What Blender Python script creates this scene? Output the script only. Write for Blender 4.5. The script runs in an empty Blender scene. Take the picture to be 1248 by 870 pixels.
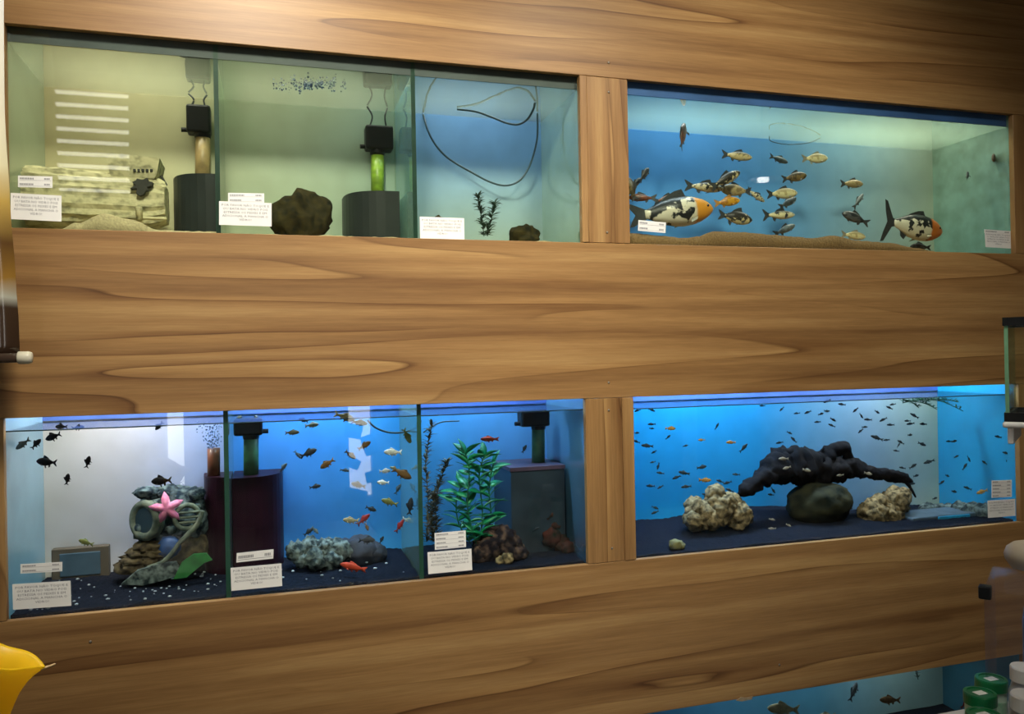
import bpy, bmesh, math, random
from mathutils import Vector, Matrix, noise
random.seed(7)
SC = bpy.context.scene
COL = SC.collection
R = math.radians
PI = math.pi

# ------------------------------------------------------------------ camera
F_PX, W_PX, H_PX = 980.0, 1248.0, 870.0
CAM = Vector((0.0, -2.256, 1.5))
YAW, PITCH, ROLL = R(16.78), R(0.148), R(-1.05)
_fw = Vector((math.sin(YAW) * math.cos(PITCH), math.cos(YAW) * math.cos(PITCH), math.sin(PITCH)))
_r0 = Vector((math.cos(YAW), -math.sin(YAW), 0))
_u0 = _r0.cross(_fw)
_rt = _r0 * math.cos(ROLL) + _u0 * math.sin(ROLL)
_up = -_r0 * math.sin(ROLL) + _u0 * math.cos(ROLL)
cd = bpy.data.cameras.new('camera')
cd.sensor_fit = 'HORIZONTAL'
cd.sensor_width = 36.0
cd.lens = F_PX / W_PX * 36.0
cd.clip_start = 0.05
cam = bpy.data.objects.new('camera', cd)
COL.objects.link(cam)
cam.matrix_world = Matrix(((_rt.x, _up.x, -_fw.x, CAM.x), (_rt.y, _up.y, -_fw.y, CAM.y), (_rt.z, _up.z, -_fw.z, CAM.z), (0, 0, 0, 1)))
SC.camera = cam

# ------------------------------------------------------------------ view, world, room light
SC.view_settings.view_transform = 'Standard'
SC.view_settings.look = 'None'
SC.view_settings.gamma = 1.0
SC.view_settings.use_curve_mapping = False
SC.view_settings.exposure = 0.0
SC.cycles.max_bounces = 10
SC.cycles.transparent_max_bounces = 24
SC.cycles.glossy_bounces = 5
SC.cycles.diffuse_bounces = 4
SC.cycles.caustics_reflective = False
SC.cycles.caustics_refractive = False
SC.cycles.sample_clamp_indirect = 4.0
world = bpy.data.worlds.new('world')
SC.world = world
world.use_nodes = True
world.node_tree.nodes['Background'].inputs[0].default_value = (1.0, 0.96, 0.88, 1)
world.node_tree.nodes['Background'].inputs[1].default_value = 7.0


def area_light(name, loc, size_x, size_y, power, color, rot=(0, 0, 0), parent=None):
    l = bpy.data.lights.new(name, 'AREA')
    l.shape = 'RECTANGLE'
    l.size, l.size_y = size_x, size_y
    l.energy = power
    l.color = color
    o = bpy.data.objects.new(name, l)
    COL.objects.link(o)
    o.location = loc
    o.rotation_euler = rot
    if parent:
        o.parent = parent
        o.matrix_parent_inverse = Matrix.Translation(-parent.location)
    return o


# daylight enters by the shutter gap and two narrow windows behind the camera
WIN = [(-1.70, -0.85, 2.62, 3.32), (-0.66, -0.55, 0.70, 2.30), (0.52, 0.68, 0.55, 2.30)]
for wx0, wx1, wz0, wz1 in WIN:
    po = area_light('daylight_portal', ((wx0 + wx1) / 2, -3.38, (wz0 + wz1) / 2), wx1 - wx0, wz1 - wz0, 1.0, (1, 1, 1), (R(90), 0, 0))
    po.data.cycles.is_portal = True
CEIL_LAMP_POWER = 9.0
SPOTS = (((-0.10, -1.62), (0.15, 1.90), 235.0, 71), ((1.15, -1.62), (1.45, 1.62), 150.0, 80))
TANK_POWER = {'ul1': 3.2, 'ul2': 2.4, 'ul3': 3.0, 'ur1': 5.5, 'ur2': 5.8, 'll1': 5.8, 'll2': 8.0, 'll3': 5.5, 'lr1': 13.0, 'lr2': 8.0, 'bt': 2.2}

# ------------------------------------------------------------------ measuring helpers
def P(px, py, Y):
    """the point at depth Y that stands at a photo position"""
    d = _fw + _rt * ((px - W_PX / 2) / F_PX) + _up * ((H_PX / 2 - py) / F_PX)
    t = (Y - CAM.y) / d.y
    return CAM + d * t


def S(px, Y):
    """metres per photo pixel at that place"""
    return (P(px, 400, Y) - CAM).dot(_fw) / F_PX


# ------------------------------------------------------------------ materials
MATS = {}


def nodes_of(m):
    m.use_nodes = True
    return m.node_tree.nodes, m.node_tree.links


def pbr(name, color, rough=0.5, var=0.15, scale=30.0, bump=0.0, spec=0.5, metallic=0.0, color2=None, detail=4.0, stretch=(1, 1, 1), sharp=None, coat=0.0):
    """plain procedural surface: two tones mixed by noise, with fine relief"""
    if name in MATS:
        return MATS[name]
    m = bpy.data.materials.new(name)
    N, L = nodes_of(m)
    b = N['Principled BSDF']
    b.inputs['Roughness'].default_value = rough
    b.inputs['Specular IOR Level'].default_value = spec
    b.inputs['Metallic'].default_value = metallic
    b.inputs['Coat Weight'].default_value = coat
    tc = N.new('ShaderNodeTexCoord')
    mp = N.new('ShaderNodeMapping')
    mp.inputs['Scale'].default_value = stretch
    L.new(tc.outputs['Object'], mp.inputs[0])
    n = N.new('ShaderNodeTexNoise')
    n.inputs['Scale'].default_value = scale
    n.inputs['Detail'].default_value = detail
    L.new(mp.outputs[0], n.inputs[0])
    cr = N.new('ShaderNodeValToRGB')
    c2 = color2 or tuple(min(1, c * (1 + var)) for c in color)
    c1 = color if color2 else tuple(c * (1 - var) for c in color)
    lo, hi = sharp or (0.3, 0.7)
    cr.color_ramp.elements[0].position = lo
    cr.color_ramp.elements[1].position = hi
    cr.color_ramp.elements[0].color = (*c1, 1)
    cr.color_ramp.elements[1].color = (*c2, 1)
    L.new(n.outputs[0], cr.inputs[0])
    L.new(cr.outputs[0], b.inputs['Base Color'])
    if bump:
        bp = N.new('ShaderNodeBump')
        bp.inputs['Strength'].default_value = bump
        bp.inputs['Distance'].default_value = 0.004
        L.new(n.outputs[0], bp.inputs['Height'])
        L.new(bp.outputs[0], b.inputs['Normal'])
    MATS[name] = m
    return m


def emit(name, color, strength):
    m = bpy.data.materials.new(name)
    N, L = nodes_of(m)
    N.remove(N['Principled BSDF'])
    e = N.new('ShaderNodeEmission')
    e.inputs[0].default_value = (*color, 1)
    e.inputs[1].default_value = strength
    L.new(e.outputs[0], N['Material Output'].inputs[0])
    MATS[name] = m
    return m


def glass(name, tint, refl=1.0, ior=1.5, body=None, body_fac=0.0):
    """thin clear sheet: light passes with a tint, fresnel mirrors the room; body adds a milky share"""
    m = bpy.data.materials.new(name)
    N, L = nodes_of(m)
    N.remove(N['Principled BSDF'])
    t = N.new('ShaderNodeBsdfTransparent')
    t.inputs[0].default_value = (*tint, 1)
    g = N.new('ShaderNodeBsdfGlossy')
    g.inputs['Roughness'].default_value = 0.0
    g.inputs[0].default_value = (1, 1, 1, 1)
    fr = N.new('ShaderNodeFresnel')
    ge = N.new('ShaderNodeNewGeometry')
    mi = N.new('ShaderNodeMapRange')          # the sheet bends no rays, so its far face reflects like its near face
    mi.inputs['To Min'].default_value = ior
    mi.inputs['To Max'].default_value = 1 / ior
    L.new(ge.outputs['Backfacing'], mi.inputs['Value'])
    L.new(mi.outputs[0], fr.inputs[0])
    mu = N.new('ShaderNodeMath')
    mu.operation = 'MULTIPLY'
    mu.inputs[1].default_value = refl
    L.new(fr.outputs[0], mu.inputs[0])
    mx = N.new('ShaderNodeMixShader')
    L.new(mu.outputs[0], mx.inputs[0])
    if body:
        d = N.new('ShaderNodeBsdfDiffuse')
        d.inputs[0].default_value = (*body, 1)
        m2 = N.new('ShaderNodeMixShader')
        m2.inputs[0].default_value = body_fac
        L.new(t.outputs[0], m2.inputs[1])
        L.new(d.outputs[0], m2.inputs[2])
        L.new(m2.outputs[0], mx.inputs[1])
    else:
        L.new(t.outputs[0], mx.inputs[1])
    L.new(g.outputs[0], mx.inputs[2])
    L.new(mx.outputs[0], N['Material Output'].inputs[0])
    MATS[name] = m
    return m


def water_mat(name, film, film_fac, ripple=0.02):
    """water surface: fresnel of water from either side (mirror from below), with a translucent film added for a tinted glow"""
    m = bpy.data.materials.new(name)
    N, L = nodes_of(m)
    N.remove(N['Principled BSDF'])
    tc = N.new('ShaderNodeTexCoord')
    n = N.new('ShaderNodeTexNoise')
    n.inputs['Scale'].default_value = 9.0
    n.inputs['Detail'].default_value = 2.0
    L.new(tc.outputs['Object'], n.inputs[0])
    bp = N.new('ShaderNodeBump')
    bp.inputs['Strength'].default_value = ripple
    bp.inputs['Distance'].default_value = 0.05
    L.new(n.outputs[0], bp.inputs['Height'])
    t = N.new('ShaderNodeBsdfTransparent')
    g = N.new('ShaderNodeBsdfGlossy')
    g.inputs['Roughness'].default_value = 0.0
    L.new(bp.outputs[0], g.inputs['Normal'])
    fr = N.new('ShaderNodeFresnel')
    fr.inputs[0].default_value = 1.33
    mx = N.new('ShaderNodeMixShader')
    L.new(fr.outputs[0], mx.inputs[0])
    L.new(t.outputs[0], mx.inputs[1])
    L.new(g.outputs[0], mx.inputs[2])
    tr = N.new('ShaderNodeBsdfTranslucent')
    tr.inputs[0].default_value = (*film, 1)
    m2 = N.new('ShaderNodeMixShader')
    m2.inputs[0].default_value = film_fac
    L.new(mx.outputs[0], m2.inputs[1])
    L.new(tr.outputs[0], m2.inputs[2])
    L.new(m2.outputs[0], N['Material Output'].inputs[0])
    MATS[name] = m
    return m


def wood(name, vertical=False, off=(0, 0, 0), tone=1.0):
    """wood-print board: long flame figure with dark veins and fine grain"""
    m = bpy.data.materials.new(name)
    N, L = nodes_of(m)
    b = N['Principled BSDF']
    b.inputs['Roughness'].default_value = 0.42
    b.inputs['Specular IOR Level'].default_value = 0.35
    tc = N.new('ShaderNodeTexCoord')
    mp = N.new('ShaderNodeMapping')
    mp.inputs['Location'].default_value = off
    if vertical:
        mp.inputs['Rotation'].default_value = (0, R(90), 0)
    L.new(tc.outputs['Object'], mp.inputs[0])

    def noise_tex(scale_vec, scale, detail, rough=0.5, dist=0.0, src=None):
        q = N.new('ShaderNodeMapping')
        q.inputs['Scale'].default_value = scale_vec
        L.new(src or mp.outputs[0], q.inputs[0])
        n = N.new('ShaderNodeTexNoise')
        n.inputs['Scale'].default_value = scale
        n.inputs['Detail'].default_value = detail
        n.inputs['Roughness'].default_value = rough
        n.inputs['Distortion'].default_value = dist
        L.new(q.outputs[0], n.inputs[0])
        return n.outputs[0]

    def mth(op, a, v=None, c=None):
        k = N.new('ShaderNodeMath')
        k.operation = op
        for i, s in enumerate((a, v, c)):
            if s is None:
                continue
            if hasattr(s, 'is_linked'):
                L.new(s, k.inputs[i])
            else:
                k.inputs[i].default_value = s
        return k.outputs[0]

    def ramp(src, stops):
        c = N.new('ShaderNodeValToRGB')
        e = c.color_ramp.elements
        while len(e) < len(stops):
            e.new(0.5)
        for i, (p, col) in enumerate(stops):
            e[i].position = p
            e[i].color = (*col, 1) if len(col) == 3 else col
        L.new(src, c.inputs[0])
        return c.outputs[0]

    fig = noise_tex((0.22, 1.0, 3.0), 1.7, 2.2, 0.40, 0.2)
    lines = mth('FRACT', mth('MULTIPLY', fig, 7.5))
    veinmask = noise_tex((0.35, 1, 3.0), 1.9, 2.0)
    base = ramp(noise_tex((0.22, 1, 7.0), 2.2, 4.0, 0.6), [(0.30, (0.195 * tone, 0.098 * tone, 0.036 * tone)), (0.52, (0.345 * tone, 0.195 * tone, 0.074 * tone)), (0.72, (0.48 * tone, 0.305 * tone, 0.125 * tone))])
    saw = ramp(lines, [(0.0, (0.36, 0.28, 0.24)), (0.04, (0.66, 0.58, 0.53)), (0.20, (0.85, 0.81, 0.77)), (0.5, (0.98, 0.97, 0.96)), (0.97, (1.08, 1.07, 1.03)), (1.0, (0.50, 0.43, 0.38))])
    mask = ramp(veinmask, [(0.40, (0, 0, 0)), (0.56, (1, 1, 1))])
    mixm = N.new('ShaderNodeMix')
    mixm.data_type = 'RGBA'
    L.new(mask, mixm.inputs['Factor'])
    mixm.inputs['A'].default_value = (0.96, 0.95, 0.94, 1)
    L.new(saw, mixm.inputs['B'])
    mul = N.new('ShaderNodeMix')
    mul.data_type = 'RGBA'
    mul.blend_type = 'MULTIPLY'
    mul.inputs['Factor'].default_value = 1.0
    L.new(base, mul.inputs['A'])
    L.new(mixm.outputs['Result'], mul.inputs['B'])
    gr = ramp(noise_tex((1.0, 1, 26.0), 9.0, 5.0, 0.65), [(0.3, (0.84, 0.82, 0.80)), (0.7, (1.1, 1.1, 1.1))])
    mul2 = N.new('ShaderNodeMix')
    mul2.data_type = 'RGBA'
    mul2.blend_type = 'MULTIPLY'
    mul2.inputs['Factor'].default_value = 1.0
    L.new(mul.outputs['Result'], mul2.inputs['A'])
    L.new(gr, mul2.inputs['B'])
    L.new(mul2.outputs['Result'], b.inputs['Base Color'])
    MATS[name] = m
    return m


def backdrop(name, stops, axis='X', rough=0.35, mottled=0.10, refl=0.0):
    """tank background sheet: bands of colour along one axis (world metres) that paint in lamp and daylight tints, blotched"""
    m = bpy.data.materials.new(name)
    N, L = nodes_of(m)
    b = N['Principled BSDF']
    b.inputs['Roughness'].default_value = rough
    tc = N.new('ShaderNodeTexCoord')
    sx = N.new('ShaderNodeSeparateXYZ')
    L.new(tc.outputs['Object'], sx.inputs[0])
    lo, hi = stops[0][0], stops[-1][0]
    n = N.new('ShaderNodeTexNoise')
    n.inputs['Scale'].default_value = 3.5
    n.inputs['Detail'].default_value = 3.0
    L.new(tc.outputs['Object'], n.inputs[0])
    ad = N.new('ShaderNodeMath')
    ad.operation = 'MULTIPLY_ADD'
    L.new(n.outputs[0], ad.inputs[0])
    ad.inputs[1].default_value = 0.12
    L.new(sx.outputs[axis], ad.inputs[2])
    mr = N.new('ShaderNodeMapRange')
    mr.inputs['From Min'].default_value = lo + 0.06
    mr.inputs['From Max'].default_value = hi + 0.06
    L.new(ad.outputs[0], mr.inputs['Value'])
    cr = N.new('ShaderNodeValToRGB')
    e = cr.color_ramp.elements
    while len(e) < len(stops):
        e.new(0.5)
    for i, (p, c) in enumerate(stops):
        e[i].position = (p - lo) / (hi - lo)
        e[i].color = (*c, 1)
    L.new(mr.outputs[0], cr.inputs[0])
    n2 = N.new('ShaderNodeTexNoise')
    n2.inputs['Scale'].default_value = 14.0
    n2.inputs['Detail'].default_value = 5.0
    L.new(tc.outputs['Object'], n2.inputs[0])
    c2 = N.new('ShaderNodeValToRGB')
    c2.color_ramp.elements[0].position = 0.30
    c2.color_ramp.elements[1].position = 0.62
    c2.color_ramp.elements[0].color = (1 - mottled, 1 - mottled, 1 - mottled * 1.15, 1)
    c2.color_ramp.elements[1].color = (1, 1, 1, 1)
    L.new(n2.outputs[0], c2.inputs[0])
    mul = N.new('ShaderNodeMix')
    mul.data_type = 'RGBA'
    mul.blend_type = 'MULTIPLY'
    mul.inputs['Factor'].default_value = 1.0
    L.new(cr.outputs[0], mul.inputs['A'])
    L.new(c2.outputs[0], mul.inputs['B'])
    L.new(mul.outputs['Result'], b.inputs['Base Color'])
    if refl:
        g = N.new('ShaderNodeBsdfGlossy')
        g.inputs['Roughness'].default_value = 0.0
        mx = N.new('ShaderNodeMixShader')
        mx.inputs[0].default_value = refl
        L.new(b.outputs[0], mx.inputs[1])
        L.new(g.outputs[0], mx.inputs[2])
        L.new(mx.outputs[0], N['Material Output'].inputs[0])
    MATS[name] = m
    return m


def koi_mat(name, base, patch, head=None, cover=0.5, scale=7.0, seed=0.0, back=None, rough=0.35):
    """fish skin: belly tone, darker back, sharp patches, coloured head; object space, nose at +x"""
    m = bpy.data.materials.new(name)
    N, L = nodes_of(m)
    b = N['Principled BSDF']
    b.inputs['Roughness'].default_value = rough
    tc = N.new('ShaderNodeTexCoord')
    mp = N.new('ShaderNodeMapping')
    mp.inputs['Location'].default_value = (seed, seed * 1.7, 0)
    L.new(tc.outputs['Object'], mp.inputs[0])
    n = N.new('ShaderNodeTexNoise')
    n.inputs['Scale'].default_value = scale
    n.inputs['Detail'].default_value = 3.0
    L.new(mp.outputs[0], n.inputs[0])
    sx = N.new('ShaderNodeSeparateXYZ')
    L.new(tc.outputs['Object'], sx.inputs[0])
    # more patches towards the back
    ad = N.new('ShaderNodeMath')
    ad.operation = 'MULTIPLY_ADD'
    L.new(sx.outputs['Z'], ad.inputs[0])
    ad.inputs[1].default_value = 0.9
    L.new(n.outputs[0], ad.inputs[2])
    cr = N.new('ShaderNodeValToRGB')
    th = 0.5 + (0.5 - cover) * 0.35
    cr.color_ramp.elements[0].position = th - 0.02
    cr.color_ramp.elements[1].position = th + 0.02
    L.new(ad.outputs[0], cr.inputs[0])
    mx = N.new('ShaderNodeMix')
    mx.data_type = 'RGBA'
    L.new(cr.outputs[0], mx.inputs['Factor'])
    mx.inputs['A'].default_value = (*base, 1)
    mx.inputs['B'].default_value = (*patch, 1)
    out = mx.outputs['Result']
    if back:
        mr = N.new('ShaderNodeMapRange')
        mr.inputs['From Min'].default_value = 0.02
        mr.inputs['From Max'].default_value = 0.11
        L.new(sx.outputs['Z'], mr.inputs['Value'])
        m3 = N.new('ShaderNodeMix')
        m3.data_type = 'RGBA'
        L.new(mr.outputs[0], m3.inputs['Factor'])
        L.new(out, m3.inputs['A'])
        m3.inputs['B'].default_value = (*back, 1)
        out = m3.outputs['Result']
    if head:
        mr = N.new('ShaderNodeMapRange')
        mr.inputs['From Min'].default_value = 0.235
        mr.inputs['From Max'].default_value = 0.265
        L.new(sx.outputs['X'], mr.inputs['Value'])
        m4 = N.new('ShaderNodeMix')
        m4.data_type = 'RGBA'
        L.new(mr.outputs[0], m4.inputs['Factor'])
        L.new(out, m4.inputs['A'])
        m4.inputs['B'].default_value = (*head, 1)
        out = m4.outputs['Result']
    L.new(out, b.inputs['Base Color'])
    MATS[name] = m
    return m


# ------------------------------------------------------------------ mesh helpers
class MB:
    def __init__(s):
        s.v, s.f = [], []

    def add(s, vs, fs):
        o = len(s.v)
        s.v += [tuple(v) for v in vs]
        s.f += [tuple(i + o for i in f) for f in fs]
        return s

    def box(s, a, b):
        (x0, y0, z0), (x1, y1, z1) = a, b
        return s.add([(x0, y0, z0), (x1, y0, z0), (x1, y1, z0), (x0, y1, z0), (x0, y0, z1), (x1, y0, z1), (x1, y1, z1), (x0, y1, z1)],
                     [(0, 3, 2, 1), (4, 5, 6, 7), (0, 1, 5, 4), (1, 2, 6, 5), (2, 3, 7, 6), (3, 0, 4, 7)])

    def rbox(s, a, b, r=0.004, seg=2):
        bm = bmesh.new()
        bmesh.ops.create_cube(bm, size=1.0)
        c = [(a[i] + b[i]) / 2 for i in range(3)]
        d = [b[i] - a[i] for i in range(3)]
        for v in bm.verts:
            v.co = Vector([c[i] + v.co[i] * d[i] for i in range(3)])
        bmesh.ops.bevel(bm, geom=bm.edges[:], offset=min(r, min(d) * 0.45), segments=seg, affect='EDGES', profile=0.5)
        bm.verts.index_update()
        s.add([v.co for v in bm.verts], [[v.index for v in f.verts] for f in bm.faces])
        bm.free()
        return s

    def rings(s, rings, closed=True, cap=True):
        n = len(rings[0])
        vs = [p for r in rings for p in r]
        fs = []
        for i in range(len(rings) - 1):
            for j in range(n if closed else n - 1):
                a, b = i * n + j, i * n + (j + 1) % n
                fs.append((a, b, b + n, a + n))
        if cap:
            fs.append(tuple(range(n - 1, -1, -1)))
            o = (len(rings) - 1) * n
            fs.append(tuple(range(o, o + n)))
        return s.add(vs, fs)

    def tube(s, pts, rad, seg=8, wob=0.0, seed=0):
        pts = [Vector(p) for p in pts]
        n = len(pts)
        if not hasattr(rad, '__len__'):
            rad = [rad] * n
        rings = []
        ref = None
        for i, p in enumerate(pts):
            t = (pts[min(i + 1, n - 1)] - pts[max(i - 1, 0)])
            t = t.normalized() if t.length > 1e-9 else Vector((0, 0, 1))
            if ref is None:
                ref = Vector((0, 0, 1)) if abs(t.z) < 0.9 else Vector((1, 0, 0))
            a = t.cross(ref).normalized()
            b = t.cross(a).normalized()
            ref = -b if False else ref
            ring = []
            for k in range(seg):
                an = 2 * PI * k / seg
                rr = rad[i]
                d = a * math.cos(an) + b * math.sin(an)
                if wob:
                    rr *= 1 + wob * (noise.noise((p + d * rad[i]) * 34 + Vector((seed, 0, 0))) + 0.6 * noise.noise((p + d * rad[i]) * 95 + Vector((seed, 0, 0))))
                ring.append(p + d * rr)
            rings.append(ring)
        return s.rings(rings)

    def lathe(s, prof, c, seg=24):
        rings = [[(c[0] + r * math.cos(2 * PI * k / seg), c[1] + r * math.sin(2 * PI * k / seg), c[2] + z) for k in range(seg)] for r, z in prof]
        return s.rings(rings)

    def prism(s, pts, lo, hi, axis=2):
        """extrude an outline; axis 2: outline in xy, 1: outline in xz"""
        def mk(p, h):
            return (p[0], p[1], h) if axis == 2 else (p[0], h, p[1])
        return s.rings([[mk(p, lo) for p in pts], [mk(p, hi) for p in pts]])

    def blob(s, c, rad, sub=3, amp=0.2, freq=2.0, seed=0, squash=None, oct=3, ridge=0.0):
        bm = bmesh.new()
        bmesh.ops.create_icosphere(bm, subdivisions=sub, radius=1.0)
        for v in bm.verts:
            d = v.co.normalized()
            q = d * freq + Vector((seed * 3.1, seed * 1.3, seed * 7.7))
            h = 0
            a = 1.0
            for o in range(oct):
                nn = noise.noise(q)
                h += a * ((1 - 2 * abs(nn)) if ridge else nn)
                q = q * 2.1
                a *= 0.5
            k = 1 + amp * h
            v.co = Vector((c[0] + d.x * rad[0] * k, c[1] + d.y * rad[1] * k, c[2] + d.z * rad[2] * k))
            if squash is not None:
                v.co.z = max(v.co.z, squash)
        bm.verts.index_update()
        s.add([v.co for v in bm.verts], [[v.index for v in f.verts] for f in bm.faces])
        bm.free()
        return s

    def mesh(s, name, mat, smooth=False):
        me = bpy.data.meshes.new(name)
        me.from_pydata(s.v, [], s.f)
        bm = bmesh.new()
        bm.from_mesh(me)
        bmesh.ops.recalc_face_normals(bm, faces=bm.faces[:])
        bm.to_mesh(me)
        bm.free()
        if smooth:
            me.polygons.foreach_set('use_smooth', [True] * len(me.polygons))
        if mat:
            me.materials.append(mat)
        return me

    def build(s, name, mat, parent=None, smooth=False, kind=None, label=None, cat=None, group=None):
        return obj(name, s.mesh(name, mat, smooth), parent, kind, label, cat, group)


def tag(o, label=None, cat=None, group=None, kind=None):
    if label:
        o['label'] = label
    if cat:
        o['category'] = cat
    if group:
        o['group'] = group
    if kind:
        o['kind'] = kind
    return o


def root_loc(p):
    return p.get('base_loc', None)


BASE = {}


def obj(name, me, parent=None, kind=None, label=None, cat=None, group=None, local=False):
    o = bpy.data.objects.new(name, me)
    COL.objects.link(o)
    if parent:
        o.parent = parent
        if not local and parent in BASE:
            o.matrix_parent_inverse = Matrix.Translation(-BASE[parent])
    return tag(o, label, cat, group, kind)


def thing(name, loc, label=None, cat=None, group=None, kind=None):
    e = bpy.data.objects.new(name, None)
    e.empty_display_size = 0.05
    COL.objects.link(e)
    e.location = loc
    BASE[e] = Vector(loc)
    return tag(e, label, cat, group, kind)


def smooth_path(pts, n=10):
    """catmull-rom through points"""
    pts = [Vector(p) for p in pts]
    out = []
    for i in range(len(pts) - 1):
        p0, p1, p2, p3 = pts[max(i - 1, 0)], pts[i], pts[i + 1], pts[min(i + 2, len(pts) - 1)]
        for k in range(n):
            t = k / n
            out.append(0.5 * ((2 * p1) + (p2 - p0) * t + (2 * p0 - 5 * p1 + 4 * p2 - p3) * t * t + (3 * p1 - p0 - 3 * p2 + p3) * t ** 3))
    out.append(pts[-1])
    return out


# ------------------------------------------------------------------ shared materials
M_GLASS = glass('clear_glass', (0.95, 0.98, 0.96), 0.55)
M_GLASS_UP = glass('front_glass_hazy', (0.93, 0.96, 0.91), 0.6)
M_DIV = glass('divider_glass', (0.80, 0.93, 0.86), 1.0, 1.5, (0.45, 0.62, 0.52), 0.16)
M_EDGE = pbr('green_glass_edge', (0.012, 0.07, 0.045), 0.5, 0.2, 20)
M_SIL = pbr('dark_silicone', (0.02, 0.05, 0.05), 0.5)
M_BLACK = pbr('black_plastic', (0.010, 0.011, 0.012), 0.4, 0.2, 60, spec=0.25)
M_GREYBOX = pbr('grey_filter_plastic', (0.022, 0.028, 0.028), 0.4, 0.15, 20, spec=0.2)
M_MAROON = pbr('maroon_filter_plastic', (0.016, 0.004, 0.010), 0.4, 0.3, 15, spec=0.1)
M_CABLE = pbr('dark_cable', (0.02, 0.03, 0.035), 0.4)
M_PAPER = pbr('white_paper', (0.86, 0.86, 0.83), 0.6, 0.02, 40)
M_INK = pbr('grey_ink', (0.20, 0.20, 0.22), 0.7, 0.05, 40)
M_SCREW = pbr('screw_steel', (0.42, 0.38, 0.32), 0.35, 0.1, 80, metallic=0.7)
M_PLASTER = pbr('white_plaster', (0.40, 0.39, 0.365), 0.8, 0.05, 6, 0.1)
M_DOOR = pbr('brown_door', (0.12, 0.07, 0.04), 0.5, 0.2, 12, stretch=(8, 1, 1))
M_FLOOR = pbr('grey_floor_tile', (0.13, 0.125, 0.12), 0.35, 0.15, 5)

# ------------------------------------------------------------------ room
XL, XR, YF, YB, ZC = -2.6, 4.6, -3.4, 0.62, 3.4
MB().box((XL, YF, -0.05), (XR, YB, 0.0)).build('floor', M_FLOOR, kind='structure')
MB().box((XL, YF, ZC), (XR, YB, ZC + 0.05)).build('ceiling', M_PLASTER, kind='structure')
MB().box((XL - 0.08, YF, 0), (XL, YB, ZC)).build('wall_left', M_PLASTER, kind='structure')
MB().box((XR, YF, 0), (XR + 0.08, YB, ZC)).build('wall_right', M_PLASTER, kind='structure')
MB().box((XL, YB, 0), (XR, YB + 0.06, ZC)).build('wall_rear', M_PLASTER, kind='structure')
TR_Z0, TR_Z1 = 2.62, 3.32
wf = MB()
xs_ = sorted({XL, XR, -1.70, -0.85, -0.66, -0.55, 0.52, 0.68})
for xa_, xb_ in zip(xs_, xs_[1:]):
    xm = (xa_ + xb_) / 2
    gaps = sorted((w[2], w[3]) for w in WIN if w[0] < xm < w[1])
    z_ = 0.0
    for g0_, g1_ in gaps:
        wf.box((xa_, YF - 0.1, z_), (xb_, YF, g0_))
        z_ = g1_
    wf.box((xa_, YF - 0.1, z_), (xb_, YF, ZC))
wf.build('wall_front', M_PLASTER, kind='structure')
MB().rbox((-1.62, YF + 0.001, 0.002), (-0.78, YF + 0.03, 2.1), 0.004).build('door_1', M_DOOR, kind='structure')
sh = thing('roller_shutter', (-1.3, YF - 0.02, TR_Z0), 'pale grey slatted roller shutter above the shop door', 'shutter')
M_SLAT = pbr('pale_slat_metal', (0.30, 0.29, 0.26), 0.4, 0.05, 20)
slat_me = MB().rbox((-0.45, -0.008, -0.027), (0.45, 0.008, 0.027), 0.006).mesh('slat', M_SLAT)
for i in range(9):
    o = obj('slat', slat_me, sh, local=True)
    o.location = (0, 0, 0.05 + i * 0.078)
    o.rotation_euler = (R(12), 0, 0)

# packets added before the narrow window to break up its mirror image in the glass
M_ADDED_PACK = pbr('added_packet_foil', (0.05, 0.05, 0.06), 0.4, 0.4, 20)
for i, (hx, hz_, w_, h_, tl_, lab) in enumerate(((0.55, 1.02, 0.12, 0.10, 12, 'top left'), (0.66, 0.92, 0.10, 0.14, -18, 'upper right'), (0.54, 0.80, 0.10, 0.07, 25, 'middle'), (0.67, 0.70, 0.09, 0.08, -10, 'lower right'), (0.55, 0.58, 0.16, 0.09, 16, 'lowest'))):
    pk = added_turned_packet = MB().rbox((-w_ / 2, -0.008, -h_ / 2), (w_ / 2, 0.008, h_ / 2), 0.006).build('added_packet', M_ADDED_PACK, None, False, None, 'dark packet added before the window to break its reflection, ' + lab + ' one', 'packet', 'packets added before the shop window')
    pk.location = (hx, YF + 0.03 + 0.01 * i, hz_)
    pk.rotation_euler = (0, R(tl_), 0)

# ------------------------------------------------------------------ wood wall with openings
ULX0, LLX0, X1, X2, X3 = -0.612, -0.6295, 0.9085, 1.0663, 2.5901
ZT, ZB, YT, YBZ, QZ = 2.3531, 1.8473, 1.3768, 0.8777, 0.4019
PT = 0.02
wall = thing('wall_back', (0, 0, 0), kind='structure')
WOOD_T = wood('wood_print_top', off=(0.3, 0, 1.7))
WOOD_M = wood('wood_print_middle', off=(4.1, 0, 0.35))
WOOD_B = wood('wood_print_bottom', off=(9.4, 0, 3.1))
WOOD_V = wood('wood_print_upright', True, off=(2.2, 0, 5.3))
WOOD_V2 = wood('wood_print_stile', True, off=(7.2, 0, 1.3))


def panel(x0, x1, z0, z1, mat, y0=0.0, name='panel'):
    return MB().rbox((x0, y0, z0), (x1, PT, z1), 0.0012, 1).build(name, mat, wall)


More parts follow.
